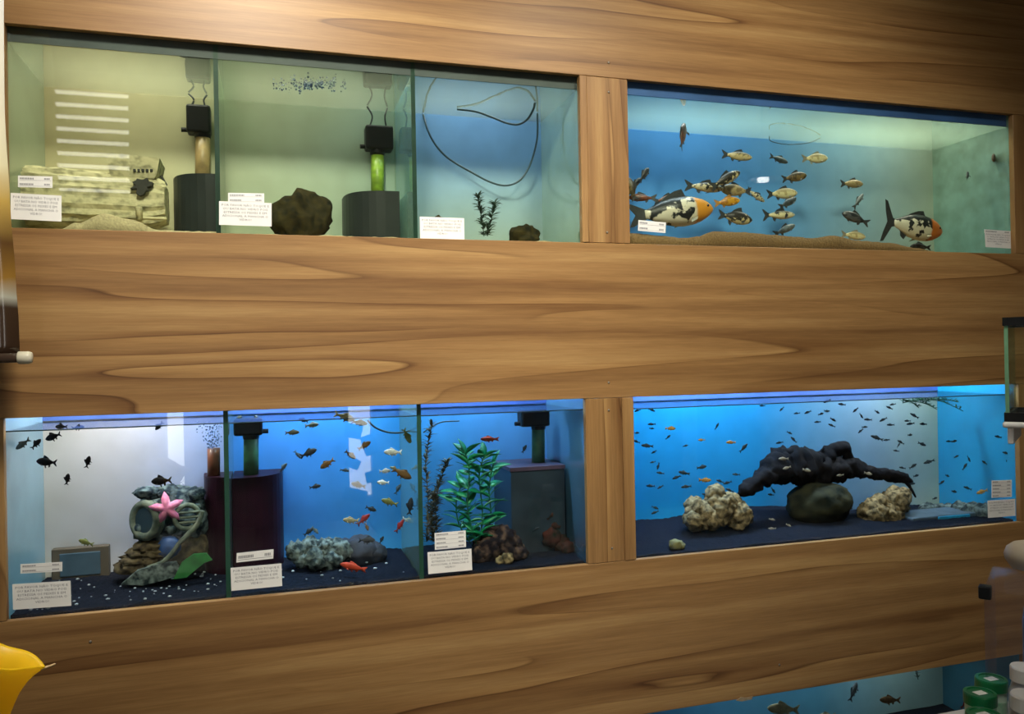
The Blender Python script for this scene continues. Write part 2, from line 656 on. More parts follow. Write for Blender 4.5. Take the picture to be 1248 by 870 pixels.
panel(XL, XR, ZT, 2.75, WOOD_T)
panel(XL, XR, 2.751, ZC, WOOD_B)
panel(XL, XR, YT, ZB, WOOD_M)
panel(XL, XR, QZ, YBZ, WOOD_B)
panel(XL, X2, 0, QZ - 0.001, WOOD_M)
panel(X3, XR, 0, QZ - 0.001, WOOD_V)
panel(X2 + 0.001, X3 - 0.001, 0, 0.06, WOOD_B)
panel(XL, ULX0, ZB + 0.001, ZT - 0.001, WOOD_V2)
panel(XL, LLX0, YBZ + 0.001, YT - 0.001, WOOD_V2)
panel(X3, XR, ZB + 0.001, ZT - 0.001, WOOD_V2)
panel(X3, XR, YBZ + 0.001, YT - 0.001, WOOD_V2)
panel(X1 + 0.0225, X2, ZB + 0.001, ZT - 0.001, WOOD_V)
panel(X1, X1 + 0.022, ZB + 0.001, ZT - 0.001, WOOD_V2, -0.0015)
panel(X1, X2 - 0.0385, YBZ + 0.001, YT - 0.001, WOOD_V)
panel(X2 - 0.038, X2, YBZ + 0.001, YT - 0.001, WOOD_V2, -0.0015)
screw_me = MB().lathe([(0.0001, 0.0012), (0.0022, 0.0010), (0.0034, 0.0), (0.0034, -0.001)], (0, 0, 0), 10).mesh('screw', M_SCREW, True)
for px, py in ((742, 76), (742, 112), (740, 283), (742, 466), (742, 500), (746, 668), (110, 782), (950, 810)):
    p = P(px, py, -0.0015)
    o = obj('screw', screw_me, wall, local=True)
    o.location = p
    o.rotation_euler = (R(90), 0, 0)

# ------------------------------------------------------------------ tanks
GY0, GY1, BACK = 0.022, 0.030, 0.375     # front glass, back sheet
FILM_U = water_mat('water_upper', (0.70, 0.76, 0.56), 0.11)
FILM_R = water_mat('water_koi', (0.36, 0.50, 0.40), 0.24)
FILM_L = water_mat('water_lower', (0.5, 0.6, 0.9), 0.05)


def led_lamp(x0, x1, y, z, power, color, key):
    lamp = thing('light_bar', ((x0 + x1) / 2, y, z), 'slim aquarium light bar above the %s' % key, 'lamp')
    MB().rbox((x0, y - 0.03, z + 0.004), (x1, y + 0.03, z + 0.03), 0.004).build('housing', M_BLACK, lamp)
    for xx in (x0 + 0.01, x1 - 0.02):
        MB().box((xx, 0.0205, z - 0.004), (xx + 0.01, YB - 0.201, z + 0.004)).build('support', M_BLACK, lamp)
    area_light('lamp_light', ((x0 + x1) / 2, y, z - 0.006), (x1 - x0) * 0.92, 0.04, power, color, (0, 0, 0), lamp)


def tank(label, x0, x1, z0, z1, zw, back_mats, left_mat, right_mat, dividers, gap_mat, front_mat, film, meniscus=False, back=BACK, dimming_mat=None):
    t = thing('aquarium', ((x0 + x1) / 2, 0.2, z0 - 0.02), label, 'aquarium')
    a, b = x0 - 0.004, x1 + 0.004
    top = z1 + 0.05
    MB().box((a, GY0, z0 - 0.02), (b, GY1, top)).build('front_glass', front_mat, t)
    edges = [a] + [d for d in dividers] + [b]
    for i in range(len(edges) - 1):
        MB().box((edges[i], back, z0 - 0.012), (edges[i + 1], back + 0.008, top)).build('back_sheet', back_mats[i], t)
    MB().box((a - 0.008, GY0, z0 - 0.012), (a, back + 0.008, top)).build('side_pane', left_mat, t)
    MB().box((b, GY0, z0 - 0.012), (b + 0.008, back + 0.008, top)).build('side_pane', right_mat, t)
    MB().box((a - 0.008, GY1, z0 - 0.02), (b + 0.008, back + 0.008, z0 - 0.012)).build('base', M_SIL, t)
    for d in dividers:
        o = MB().box((d - 0.004, GY1 + 0.004, z0 - 0.012), (d + 0.004, back - 0.001, top - 0.01)).build('divider', M_DIV, t)
        MB().box((d - 0.006, GY1, z0 - 0.012), (d + 0.006, GY1 + 0.004, top - 0.01)).build('glass_edge', M_EDGE, o)
    if gap_mat:
        MB().box((a, GY1 + 0.001, zw + 0.001), (b, GY1 + 0.007, top - 0.012)).build('gap_strip', gap_mat, t)  # opaque strip paints in the dim gap seen above the water
    if dimming_mat:
        MB().box((a, back - 0.004, zw + 0.003), (b, back - 0.0005, top)).build('dimming_strip', dimming_mat, t)  # added strip; its colour mutes the lamp-bright sheet above the water
    ed = [a] + list(dividers) + [b]
    for i in range(len(ed) - 1):
        q = 0.0045
        l, r = ed[i] + (q if i else 0), ed[i + 1] - (q if i < len(ed) - 2 else 0)
        vs = [(l, GY1 + 0.0005, zw), (r, GY1 + 0.0005, zw), (r, back - 0.0005, zw), (l, back - 0.0005, zw)]
        w = MB()
        w.v, w.f = vs, [(0, 1, 2, 3)]
        me = bpy.data.meshes.new('water_surface')
        me.from_pydata(vs, [], [(0, 1, 2, 3)])
        me.materials.append(film)
        obj('water_surface', me, t)
        if meniscus:
            pts = []
            n = 40
            for k in range(n + 1):
                x = l + (r - l) * k / n
                pts.append((x, GY1 + 0.0015, zw + 0.0008 * noise.noise(Vector((x * 22, 3.3, zw)))))
            MB().tube(pts, 0.0017, 5).build('meniscus', M_SIL, t)
    return t


CREAM = (0.66, 0.60, 0.36)
SAGE = (0.48, 0.53, 0.34)
AQUA = (0.42, 0.62, 0.58)
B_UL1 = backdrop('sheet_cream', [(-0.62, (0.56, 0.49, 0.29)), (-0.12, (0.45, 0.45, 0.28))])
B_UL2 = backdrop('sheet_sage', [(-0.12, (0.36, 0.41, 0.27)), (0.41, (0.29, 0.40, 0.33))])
B_UL3 = backdrop('sheet_blue_top_glow', [(1.84, (0.34, 0.42, 0.34)), (2.02, (0.28, 0.42, 0.50)), (2.18, (0.19, 0.37, 0.64)), (2.35, (0.19, 0.37, 0.64))], 'Z')  # blue lamp glow at the top painted into the colour
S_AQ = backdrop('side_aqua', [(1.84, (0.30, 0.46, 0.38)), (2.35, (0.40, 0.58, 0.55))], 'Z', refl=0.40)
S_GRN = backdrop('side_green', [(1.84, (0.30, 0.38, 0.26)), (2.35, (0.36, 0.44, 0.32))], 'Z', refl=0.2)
DIM_BAND = pbr('lavender_dim_band', (0.08, 0.15, 0.46), 0.5, 0.2, 8)
GAP_SHADE = pbr('gap_shade_grey', (0.075, 0.09, 0.10), 0.65, 0.2, 8)
GAP_GLOW = pbr('gap_glow_blue', (0.05, 0.13, 0.40), 0.65, 0.2, 8)
tank('three-part aquarium in the upper left opening, pale green water', ULX0, X1, ZB, ZT, 2.318, (B_UL1, B_UL2, B_UL3), S_GRN, S_AQ, (-0.1251, 0.4073), GAP_SHADE, M_GLASS_UP, FILM_U)
B_UR = backdrop('sheet_koi', [(1.05, (0.07, 0.28, 0.66)), (1.85, (0.10, 0.30, 0.58)), (2.25, (0.22, 0.38, 0.48)), (2.60, (0.38, 0.47, 0.38)), (2.80, (0.40, 0.49, 0.38))])  # lamp tint painted in, blue at the left to cream at the right
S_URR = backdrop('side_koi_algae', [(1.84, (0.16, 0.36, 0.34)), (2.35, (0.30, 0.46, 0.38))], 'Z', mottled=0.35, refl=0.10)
tank('long koi aquarium in the upper right opening, blue water over sand', X2, X3, ZB, ZT, 2.316, (B_UR,), S_URR, S_URR, (), GAP_GLOW, M_GLASS_UP, FILM_R)
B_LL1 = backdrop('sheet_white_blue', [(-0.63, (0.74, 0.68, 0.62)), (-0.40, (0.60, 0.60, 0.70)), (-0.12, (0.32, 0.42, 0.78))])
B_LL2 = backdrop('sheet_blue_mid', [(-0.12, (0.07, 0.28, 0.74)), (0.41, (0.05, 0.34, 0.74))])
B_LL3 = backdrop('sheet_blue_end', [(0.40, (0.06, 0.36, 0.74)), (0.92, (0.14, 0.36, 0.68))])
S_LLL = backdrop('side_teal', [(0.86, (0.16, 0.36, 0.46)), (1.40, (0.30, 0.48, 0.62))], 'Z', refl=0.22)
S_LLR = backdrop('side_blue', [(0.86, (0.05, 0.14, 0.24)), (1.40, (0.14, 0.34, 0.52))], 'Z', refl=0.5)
tank('three-part aquarium in the lower left opening, blue water over dark gravel', LLX0, X1, YBZ, YT, 1.342, (B_LL1, B_LL2, B_LL3), S_LLL, S_LLR, (-0.1154, 0.4073), None, M_GLASS, FILM_L, True, BACK, DIM_BAND)
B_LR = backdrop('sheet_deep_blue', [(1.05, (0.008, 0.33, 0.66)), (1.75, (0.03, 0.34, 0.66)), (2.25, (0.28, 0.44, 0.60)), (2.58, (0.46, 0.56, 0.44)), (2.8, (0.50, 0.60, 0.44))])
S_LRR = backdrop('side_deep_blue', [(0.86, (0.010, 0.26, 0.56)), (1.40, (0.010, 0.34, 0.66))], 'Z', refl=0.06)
tank('long aquarium in the lower right opening, bright blue water over black gravel', X2, X3, YBZ, YT, 1.338, (B_LR,), S_LRR, S_LRR, (), None, M_GLASS, FILM_L, True, BACK, DIM_BAND)
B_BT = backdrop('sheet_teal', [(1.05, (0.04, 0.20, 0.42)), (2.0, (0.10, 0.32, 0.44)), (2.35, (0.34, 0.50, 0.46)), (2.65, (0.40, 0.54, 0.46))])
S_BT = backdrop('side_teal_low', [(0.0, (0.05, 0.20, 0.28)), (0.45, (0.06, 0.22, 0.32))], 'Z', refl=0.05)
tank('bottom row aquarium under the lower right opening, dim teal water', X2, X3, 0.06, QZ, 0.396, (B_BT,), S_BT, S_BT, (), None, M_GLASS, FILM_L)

# shelves inside the wall that carry the tanks
for x0, x1, z in ((ULX0, X1, ZB), (X2, X3, ZB), (LLX0, X1, YBZ), (X2, X3, YBZ), (X2, X3, 0.06)):
    MB().box((x0 - 0.06, 0.021, z - 0.045), (x1 + 0.06, YB, z - 0.0205)).build('shelf_board', WOOD_B, wall)
    MB().box((x0 - 0.06, YB - 0.2, z - 0.02), (x1 + 0.06, YB - 0.19, min(z + 0.85, ZC - 0.2))).build('backing_board', M_PLASTER, wall)

WARM, COOL, BLUE, WHITE = (1.0, 0.95, 0.80), (0.75, 0.88, 1.0), (0.45, 0.70, 1.0), (1, 0.98, 0.95)
TP = TANK_POWER
led_lamp(-0.58, -0.15, 0.22, 2.58, TP['ul1'], WARM, 'shipwreck compartment')
led_lamp(-0.10, 0.38, 0.22, 2.58, TP['ul2'], WARM, 'dark rock compartment')
led_lamp(0.43, 0.88, 0.22, 2.58, TP['ul3'], COOL, 'looped hose compartment')
led_lamp(1.10, 1.80, 0.22, 2.58, TP['ur1'], COOL, 'left half of the koi tank')
led_lamp(1.86, 2.56, 0.22, 2.58, TP['ur2'], WARM, 'right half of the koi tank')
led_lamp(-0.60, -0.14, 0.24, 1.60, TP['ll1'], WHITE, 'diver helmet compartment')
led_lamp(-0.09, 0.38, 0.26, 1.60, TP['ll2'], BLUE, 'mixed fish compartment')
led_lamp(0.43, 0.88, 0.26, 1.60, TP['ll3'], BLUE, 'green plant compartment')
led_lamp(1.10, 1.80, 0.26, 1.60, TP['lr1'], BLUE, 'left half of the driftwood tank')
led_lamp(1.86, 2.56, 0.26, 1.60, TP['lr2'], COOL, 'right half of the driftwood tank')
led_lamp(1.30, 2.50, 0.22, 0.47, TP['bt'], COOL, 'bottom row tank')

# ------------------------------------------------------------------ ceiling lamps of the shop and added spots
M_TUBE = emit('lit_tube', (1.0, 0.96, 0.86), 4.0)
M_LAMPWHITE = pbr('white_lamp_metal', (0.75, 0.75, 0.72), 0.4, 0.03)
for x, y, k in ((0.35, -1.95, 'above the photographer'),):
    lamp = thing('ceiling_lamp', (x, y, ZC), 'white twin tube lamp on the shop ceiling, ' + k, 'lamp')
    MB().rbox((x - 0.65, y - 0.09, ZC - 0.05), (x + 0.65, y + 0.09, ZC - 0.001), 0.006).build('housing', M_LAMPWHITE, lamp)
    for s in (-0.045, 0.045):
        MB().tube([(x - 0.6, y + s, ZC - 0.066), (x + 0.6, y + s, ZC - 0.066)], 0.013, 10).build('tube', M_TUBE, lamp, True)
    area_light('lamp_light', (x, y, ZC - 0.085), 1.2, 0.16, CEIL_LAMP_POWER, (1.0, 0.95, 0.84), (0, 0, 0), lamp)
for (sx_, sy_), (tx_, tz_), pw, ang in SPOTS:  # added spots; cones shape the bright middle and dark edges of the wall
    lamp = thing('added_spot', (sx_, sy_, ZC), 'added black ceiling spot lamp shaping the light on the %s tanks' % ('left' if sx_ < 0 else 'right'), 'lamp')
    hd = Vector((sx_, sy_, ZC - 0.13))
    dr = (Vector((tx_, 0, tz_)) - hd).normalized()
    MB().tube([(sx_, sy_, ZC - 0.001), (sx_, sy_, ZC - 0.12)], 0.01, 8).build('stalk', M_BLACK, lamp)
    MB().tube([hd - dr * 0.09, hd - dr * 0.07, hd + dr * 0.045], [0.03, 0.05, 0.055], 18).build('added_spot_head', M_BLACK, lamp, True)
    sl_ = bpy.data.lights.new('added_spot_light', 'SPOT')
    sl_.energy = pw
    sl_.color = (1.0, 0.93, 0.80)
    sl_.spot_size = R(ang)
    sl_.spot_blend = 1.0
    sl_.shadow_soft_size = 0.16
    so_ = bpy.data.objects.new('added_spot_light', sl_)
    COL.objects.link(so_)
    so_.parent = lamp
    so_.matrix_local = Matrix.Translation(hd + dr * 0.10 - Vector((sx_, sy_, ZC))) @ dr.to_track_quat('-Z', 'Y').to_matrix().to_4x4()
lamp = thing('added_spot', (-0.62, -1.5, ZC), 'small added black ceiling spot lamp brightening the yellow flower', 'lamp')  # added narrow spot that brightens the yellow flower
hd = Vector((-0.62, -1.5, ZC - 0.13))
dr = (Vector((-0.38, -1.03, 1.0)) - hd).normalized()
MB().tube([(-0.62, -1.5, ZC - 0.001), (-0.62, -1.5, ZC - 0.10)], 0.008, 8).build('stalk', M_BLACK, lamp)
MB().tube([hd - dr * 0.06, hd - dr * 0.05, hd + dr * 0.03], [0.02, 0.035, 0.04], 18).build('added_spot_head', M_BLACK, lamp, True)
sl_ = bpy.data.lights.new('added_spot_light', 'SPOT')
sl_.energy, sl_.color, sl_.spot_size, sl_.spot_blend, sl_.shadow_soft_size = 240.0, (1.0, 0.96, 0.88), R(18), 0.7, 0.04
so_ = bpy.data.objects.new('added_spot_light', sl_)
COL.objects.link(so_)
so_.parent = lamp
so_.matrix_local = Matrix.Translation(hd + dr * 0.07 - Vector((-0.62, -1.5, ZC))) @ dr.to_track_quat('-Z', 'Y').to_matrix().to_4x4()
pl = P(929, 218, 0.03)
mir = Vector((pl.x, 2 * 0.03 - pl.y, pl.z))
dirv = (pl - CAM)
hit = pl + Vector((dirv.x, -dirv.y, dirv.z)) * (3.0 / dirv.y)
pend = thing('pendant_lamp', (hit.x, hit.y, hit.z), 'small white saucer pendant lamp hanging in the shop', 'lamp')
MB().lathe([(0.012, 0.06), (0.04, 0.05), (0.10, 0.012), (0.135, -0.012), (0.130, -0.014), (0.095, 0.004), (0.03, 0.035)], hit, 28).build('shade', M_LAMPWHITE, pend, True)
MB().lathe([(0.004, 0.03), (0.03, 0.02), (0.045, -0.005), (0.035, -0.025), (0.004, -0.032)], hit, 18).build('bulb', emit('lit_bulb', (1, 0.98, 0.95), 16), pend, True)
MB().tube([(hit.x, hit.y, hit.z + 0.055), (hit.x, hit.y, ZC)], 0.004, 6).build('cord', M_BLACK, pend)
# ------------------------------------------------------------------ sand and gravel
def bed(name, label, cat, x0, x1, y0, y1, z_base, hfun, mat, nx=90, ny=24, amp=0.002, freq=60):
    mb = MB()
    vs, fs = [], []
    for j in range(ny + 1):
        for i in range(nx + 1):
            x, y = x0 + (x1 - x0) * i / nx, y0 + (y1 - y0) * j / ny
            vs.append((x, y, hfun(x, y) + amp * noise.noise(Vector((x * freq, y * freq, 1.3)))))
    for j in range(ny):
        for i in range(nx):
            a = j * (nx + 1) + i
            fs.append((a, a + 1, a + nx + 2, a + nx + 1))
    n0 = len(vs)
    loop = [i for i in range(nx + 1)] + [(j + 1) * (nx + 1) - 1 for j in range(1, ny + 1)] + [ny * (nx + 1) + i for i in range(nx - 1, -1, -1)] + [j * (nx + 1) for j in range(ny - 1, 0, -1)]
    for k in loop:
        vs.append((vs[k][0], vs[k][1], z_base))
    m = len(loop)
    for k in range(m):
        a, b = loop[k], loop[(k + 1) % m]
        fs.append((a, b, n0 + (k + 1) % m, n0 + k))
    fs.append(tuple(n0 + k for k in range(m)))
    mb.v, mb.f = vs, fs
    return mb.build(name, mat, None, True, 'stuff', label, cat)


def interp(tab, x):
    for (a, b), (c, d) in zip(tab, tab[1:]):
        if x <= c:
            t = min(1, max(0, (x - a) / (c - a)))
            t = t * t * (3 - 2 * t)
            return b + (d - b) * t
    return tab[-1][1]


YI0, YI1 = GY1 + 0.002, BACK - 0.002
M_SAND = pbr('brown_sand', (0.21, 0.12, 0.048), 0.9, 0.25, 160, 0.5)
M_SAND2 = pbr('pale_sand', (0.46, 0.38, 0.22), 0.9, 0.2, 160, 0.5)
M_GRAVEL = pbr('dark_gravel', (0.0045, 0.0065, 0.014), 0.8, 0.6, 220, 1.0, spec=0.08)
M_PEB = pbr('pale_pebbles', (0.34, 0.38, 0.42), 0.6, 0.4, 60)


def ztab(pairs, Y):
    return [(P(px, py, Y).x, P(px, py, Y).z) for px, py in pairs]


t_ul1 = ztab([(10, 283), (70, 282), (95, 272), (128, 261), (160, 268), (195, 281), (262, 283)], 0.04)
bed('sand_bed', 'low heap of pale sand before the shipwreck ornament', 'sand', ULX0, -0.131, YI0, YI1, ZB - 0.012, lambda x, y: (interp(t_ul1, x) - ZB) * max(0.15, 1 - (y - 0.04) / 0.09) + ZB - 0.002 if y > 0.04 else interp(t_ul1, x), M_SAND2)
bed('sand_bed', 'thin sand around the dark rock in the middle upper compartment', 'sand', -0.119, 0.401, YI0, YI1, ZB - 0.012, lambda x, y: ZB + 0.004 + 0.006 * noise.noise(Vector((x * 9, y * 9, 4))), M_SAND2)
bed('sand_bed', 'thin sand under the small plant below the looped hose', 'sand', 0.4135, X1, YI0, YI1, ZB - 0.012, lambda x, y: ZB + 0.004 + 0.006 * noise.noise(Vector((x * 12, y * 9, 7))), M_SAND2)
t_ur = ztab([(766, 285), (800, 288), (830, 291), (848, 289), (868, 283), (900, 284), (935, 287), (960, 289), (985, 291), (1012, 288), (1040, 294), (1080, 297), (1110, 303), (1140, 308), (1240, 312)], 0.05)
bed('sand_bed', 'bumpy brown sand along the bottom of the koi tank', 'sand', X2, X3, YI0, YI1, ZB - 0.012, lambda x, y: interp(t_ur, x) - 0.10 * max(0, y - 0.06) * (1 if interp(t_ur, x) > ZB + .01 else 0), M_SAND, 160)
bed('gravel_bed', 'dark gravel around the diver helmet', 'gravel', LLX0, -0.1215, YI0, YI1, YBZ - 0.012, lambda x, y: YBZ + 0.002 + 0.012 * y / 0.37 + 0.006 * noise.noise(Vector((x * 14, y * 14, 2))), M_GRAVEL, 100, 50, 0.003, 110)
bed('gravel_bed', 'dark gravel under the mixed small fish', 'gravel', -0.1095, 0.401, YI0, YI1, YBZ - 0.012, lambda x, y: YBZ + 0.002 + 0.010 * y / 0.37 + 0.006 * noise.noise(Vector((x * 14, y * 14, 5))), M_GRAVEL, 100, 50, 0.003, 110)
bed('gravel_bed', 'dark gravel around the tall green plant', 'gravel', 0.4135, X1, YI0, YI1, YBZ - 0.012, lambda x, y: YBZ + 0.002 + 0.010 * y / 0.37 + 0.006 * noise.noise(Vector((x * 14, y * 14, 8))), M_GRAVEL, 100, 50, 0.003, 110)
bed('gravel_bed', 'black gravel banked up behind the rocks and driftwood', 'gravel', X2, X3, YI0, YI1, YBZ - 0.012, lambda x, y: YBZ + 0.003 + interp(((1.0, 0.028), (1.31, 0.034), (1.70, 0.052), (1.95, 0.034), (2.20, 0.006), (2.65, 0.002)), x) * max(0, y - 0.06) / 0.31 + 0.005 * noise.noise(Vector((x * 10, y * 10, 2))), M_GRAVEL, 220, 50, 0.003, 110)
bed('gravel_bed', 'thin gravel in the bottom row tank', 'gravel', X2, X3, YI0, YI1, 0.048, lambda x, y: 0.07, M_GRAVEL, 40, 8)
# scattered pale pebbles of the helmet compartment, too small to pick apart
mb = MB()
rp = random.Random(3)
for i in range(90):
    x = rp.uniform(LLX0 + 0.02, -0.14) if i < 66 else rp.uniform(-0.10, 0.38)
    y = rp.uniform(0.04, 0.16) if rp.random() < .7 else rp.uniform(.16, .3)
    s_ = rp.uniform(0.0012, 0.0042)
    mb.blob((x, y, YBZ + 0.010 + 0.012 * y / 0.37), (s_ * rp.uniform(1, 1.8), s_, s_ * 0.8), 1, 0.2, 2, i)
mb.build('pebbles', M_PEB, None, True, 'stuff', 'scattered pale pebbles on the dark gravel by the helmet', 'pebbles')

# ------------------------------------------------------------------ pumps and filter boxes
M_TAN = pbr('tan_tube', (0.36, 0.25, 0.11), 0.4, 0.3, 40)
M_GREENT = pbr('green_tube', (0.20, 0.33, 0.03), 0.35, 0.35, 50)
M_BROWNT = pbr('brown_tube', (0.16, 0.05, 0.02), 0.35, 0.3, 50)
M_OLIVET = pbr('olive_tube', (0.05, 0.14, 0.06), 0.35, 0.3, 50)


def corner_filter(label, xa, xb, corner, y_back, depth, z0, z_top, mat, tube_px, tube_mat, pump_px, zw, Yt, spout=1, rim=None, cable=True, quarter=True):
    t = thing('corner_filter', ((xa + xb) / 2, y_back - depth / 2, z0), label, 'filter')
    # rounded quarter column standing in the corner
    n = 10
    if quarter:
        if corner == 'R':
            pts = [(xb, y_back)] + [(xb - (xb - xa) * math.sin(PI / 2 * (1 - k / n)) ** 0.7, y_back - depth * math.sin(PI / 2 * k / n) ** 0.7) for k in range(n + 1)]
        else:
            pts = [(xa, y_back)] + [(xa + (xb - xa) * math.sin(PI / 2 * k / n) ** 0.7, y_back - depth * math.sin(PI / 2 * (1 - k / n)) ** 0.7) for k in range(n + 1)]
    else:
        pts = [(xa, y_back - depth), (xb, y_back - depth), (xb, y_back), (xa, y_back)]
    MB().prism(pts, z0, z_top).build('box', mat, t)
    if rim:
        cx, cy = sum(p[0] for p in pts) / len(pts), sum(p[1] for p in pts) / len(pts)
        MB().prism([(cx + (p[0] - cx) * 1.03, cy + (p[1] - cy) * 1.03) for p in pts], z_top, z_top + 0.012).build('lid', rim, t)
    (tx0, tx1, ty0, ty1) = tube_px
    a, b = P((tx0 + tx1) / 2, ty0, Yt), P((tx0 + tx1) / 2, ty1, Yt)
    rr = (tx1 - tx0) / 2 * S(tx0, Yt)
    MB().tube([(b.x, Yt, z_top - 0.004), (b.x * .5 + a.x * .5, Yt, (a.z + z_top) / 2), (a.x, Yt, a.z)], rr, 14).build('riser_tube', tube_mat, t, True)
    if pump_px:
        (px0, px1, py0, py1) = pump_px
        c, d = P(px0, py1, Yt), P(px1, py0, Yt)
        pm = MB().rbox((c.x, Yt - 0.028, c.z), (d.x, Yt + 0.028, min(d.z, zw - 0.004)), 0.007).build('pump', M_BLACK, t)
        cx = (c.x + d.x) / 2
        MB().lathe([(0.024, 0.0), (0.023, -0.012), (0.017, -0.014), (0.016, -0.03)], (a.x, Yt, c.z + 0.001), 16).build('collar', M_BLACK, pm)
        MB().tube([(cx, Yt, c.z + 0.012), (cx - spout * ((d.x - c.x) / 2 + 0.016), Yt - 0.005, c.z + 0.010)], 0.007, 8).build('spout', M_BLACK, pm)
        if cable:
            for q, w in ((0.16, 0.010), (0.80, -0.006)):
                x = c.x + (d.x - c.x) * q
                top = zw - 0.002
                MB().tube(smooth_path([(x, Yt, d.z - 0.004), (x + w, Yt - 0.004, (d.z + top) / 2), (x - w * 0.5, Yt, top)], 6), 0.0028, 6).build('cable', M_CABLE, t)
    return t


xa = P(208, 250, 0.26).x
corner_filter('dark grey corner filter with tan riser tube beside the shipwreck', xa, -0.131, 'R', 0.372, 0.16, ZB + 0.002, P(235, 213, 0.24).z, M_GREYBOX, (238, 256, 165, 210), M_TAN, (228, 257, 131, 163), 2.318, 0.335)
corner_filter('dark grey corner filter with green riser tube beside the dark rock', P(421, 250, 0.25).x, P(484, 250, 0.26).x, 'R', 0.370, 0.16, ZB + 0.004, P(450, 234, 0.24).z, M_GREYBOX, (452, 468, 190, 234), M_GREENT, (445, 478, 156, 183), 2.318, 0.335)
corner_filter('maroon corner filter with brown riser tube behind the diver helmet', P(247, 620, 0.28).x, -0.1215, 'R', 0.372, 0.13, YBZ + 0.008, P(260, 581, 0.27).z, M_MAROON, (253, 268, 546, 582), M_BROWNT, None, 1.342, 0.30)
corner_filter('black and maroon corner filter with olive tube left of the mixed fish', -0.1095, P(346, 620, 0.24).x, 'L', 0.372, 0.17, YBZ + 0.008, P(310, 579, 0.25).z, M_MAROON, (297, 315, 533, 580), M_OLIVET, (285, 320, 505, 531), 1.342, 0.27, -1)
M_GLBOX = pbr('grey_glass_box', (0.022, 0.034, 0.048), 0.25, 0.3, 12, spec=0.3)
M_PINK = pbr('dull_pink_plastic', (0.055, 0.035, 0.060), 0.4, 0.3, 20)
corner_filter('grey box filter with pinkish lid at the end of the plant compartment', P(620, 620, 0.20).x, P(682, 620, 0.22).x, 'R', 0.370, 0.20, YBZ + 0.008, P(640, 572, 0.20).z, M_GLBOX, (648, 664, 520, 572), M_OLIVET, (633, 667, 499, 520), 1.342, 0.27, 1, M_PINK, False, False)

# ------------------------------------------------------------------ shipwreck ornament
M_WRECK = pbr('wreck_resin', (0.20, 0.185, 0.11), 0.9, 0.3, 55, 1.0, spec=0.1, color2=(0.62, 0.56, 0.35), sharp=(0.28, 0.55), detail=6, stretch=(0.7, 1, 1))
M_WRECKD = pbr('wreck_dark', (0.035, 0.035, 0.03), 0.8, 0.3, 40, 0.5)
Yw = 0.20
A, B_ = P(16, 240, Yw), P(203, 240, Yw)
zlo, zhi = P(110, 279, Yw).z, P(110, 212, Yw).z
wr = thing('shipwreck_ornament', ((A.x + B_.x) / 2, Yw, ZB), 'pale yellow resin shipwreck ornament with a dark patch for the hole in its hull', 'ornament')
rings = []
nseg = 34
for i in range(29):
    u = i / 28
    x = A.x + (B_.x - A.x) * u
    hh = (zhi - zlo) / 2 * (1.0 + 0.10 * (1 - u)) * (1 - 0.22 * max(0, (u - 0.86) / 0.14) ** 2)
    zc = (zhi + zlo) / 2 + 0.006 * (1 - u)
    ww = 0.085 * (1 - 0.25 * u)
    ring = []
    for k in range(nseg):
        an = 2 * PI * k / nseg
        ca, sa = math.cos(an), math.sin(an)
        e = 0.75
        yy = math.copysign(abs(ca) ** e, ca) * ww
        zz = math.copysign(abs(sa) ** e, sa) * hh
        g = 0.925 if k % 2 else 1.0      # plank grooves
        rg = 1 + 0.05 * noise.noise(Vector((x * 30, yy * 30, zz * 30)))
        end = 1.0 - (0.10 * abs(noise.noise(Vector((k * 1.7, 3, 1)))) if i > 26 else 0)
        ring.append((x + (0.008 * noise.noise(Vector((k * 2.2, 1, 5))) if i == 28 else 0), Yw + yy * g * rg * end, max(ZB + 0.001, zc + zz * g * rg * end)))
    rings.append(ring)
hull = MB().rings(rings).build('hull', M_WRECK, wr)
a, b = P(137, 214, Yw), P(196, 198, Yw)
MB().rings([[(a.x + 0.004, Yw - 0.05, a.z - 0.01), (b.x - 0.012, Yw - 0.05, a.z - 0.014), (b.x - 0.012, Yw + 0.05, a.z - 0.014), (a.x + 0.004, Yw + 0.05, a.z - 0.01)],
            [(a.x, Yw - 0.056, a.z + 0.006), (b.x - 0.004, Yw - 0.056, a.z), (b.x - 0.004, Yw + 0.056, a.z), (a.x, Yw + 0.056, a.z + 0.006)],
            [(a.x - 0.003, Yw - 0.06, b.z + 0.006), (b.x + 0.004, Yw - 0.06, b.z - 0.002), (b.x + 0.004, Yw + 0.06, b.z - 0.002), (a.x - 0.003, Yw + 0.06, b.z + 0.006)]]).build('deckhouse', M_WRECK, wr)
for k in range(5):
    q = P(168 + k * 5, 213.5, Yw)
    MB().rbox((q.x - 0.0035, Yw - 0.0605, q.z - 0.004), (q.x + 0.0035, Yw - 0.055, q.z + 0.004), 0.001, 1).build('porthole', M_WRECKD, wr)
q = P(168, 196, Yw)
MB().blob((q.x, Yw - 0.02, q.z), (0.013, 0.012, 0.010), 2, 0.3, 2, 3).build('deck_knob', M_WRECK, wr, True)
q = P(178, 233, Yw)
hm = MB()
out = [(q.x + 0.023 * math.cos(2 * PI * k / 18) * (1 + 0.7 * noise.noise(Vector((k * 1.93, 0.4, 0.7)))), q.z + 0.021 * math.sin(2 * PI * k / 18) * (1 + 0.7 * noise.noise(Vector((k * 1.93, 0.4, 0.7))))) for k in range(18)]
hm.prism(out, Yw - 0.080, Yw - 0.050, 1).build('hole_shade_patch', M_WRECKD, wr)  # dark patch stands in for the shaded hole; the hull is not cut
q0, q1 = P(140, 262, Yw - 0.08), P(203, 262, Yw - 0.08)
MB().rbox((q0.x, Yw - 0.082, q0.z - 0.008), (q1.x, Yw - 0.062, q0.z - 0.001), 0.002).build('rail', M_WRECK, wr)
q = P(170, 268, Yw - 0.085)
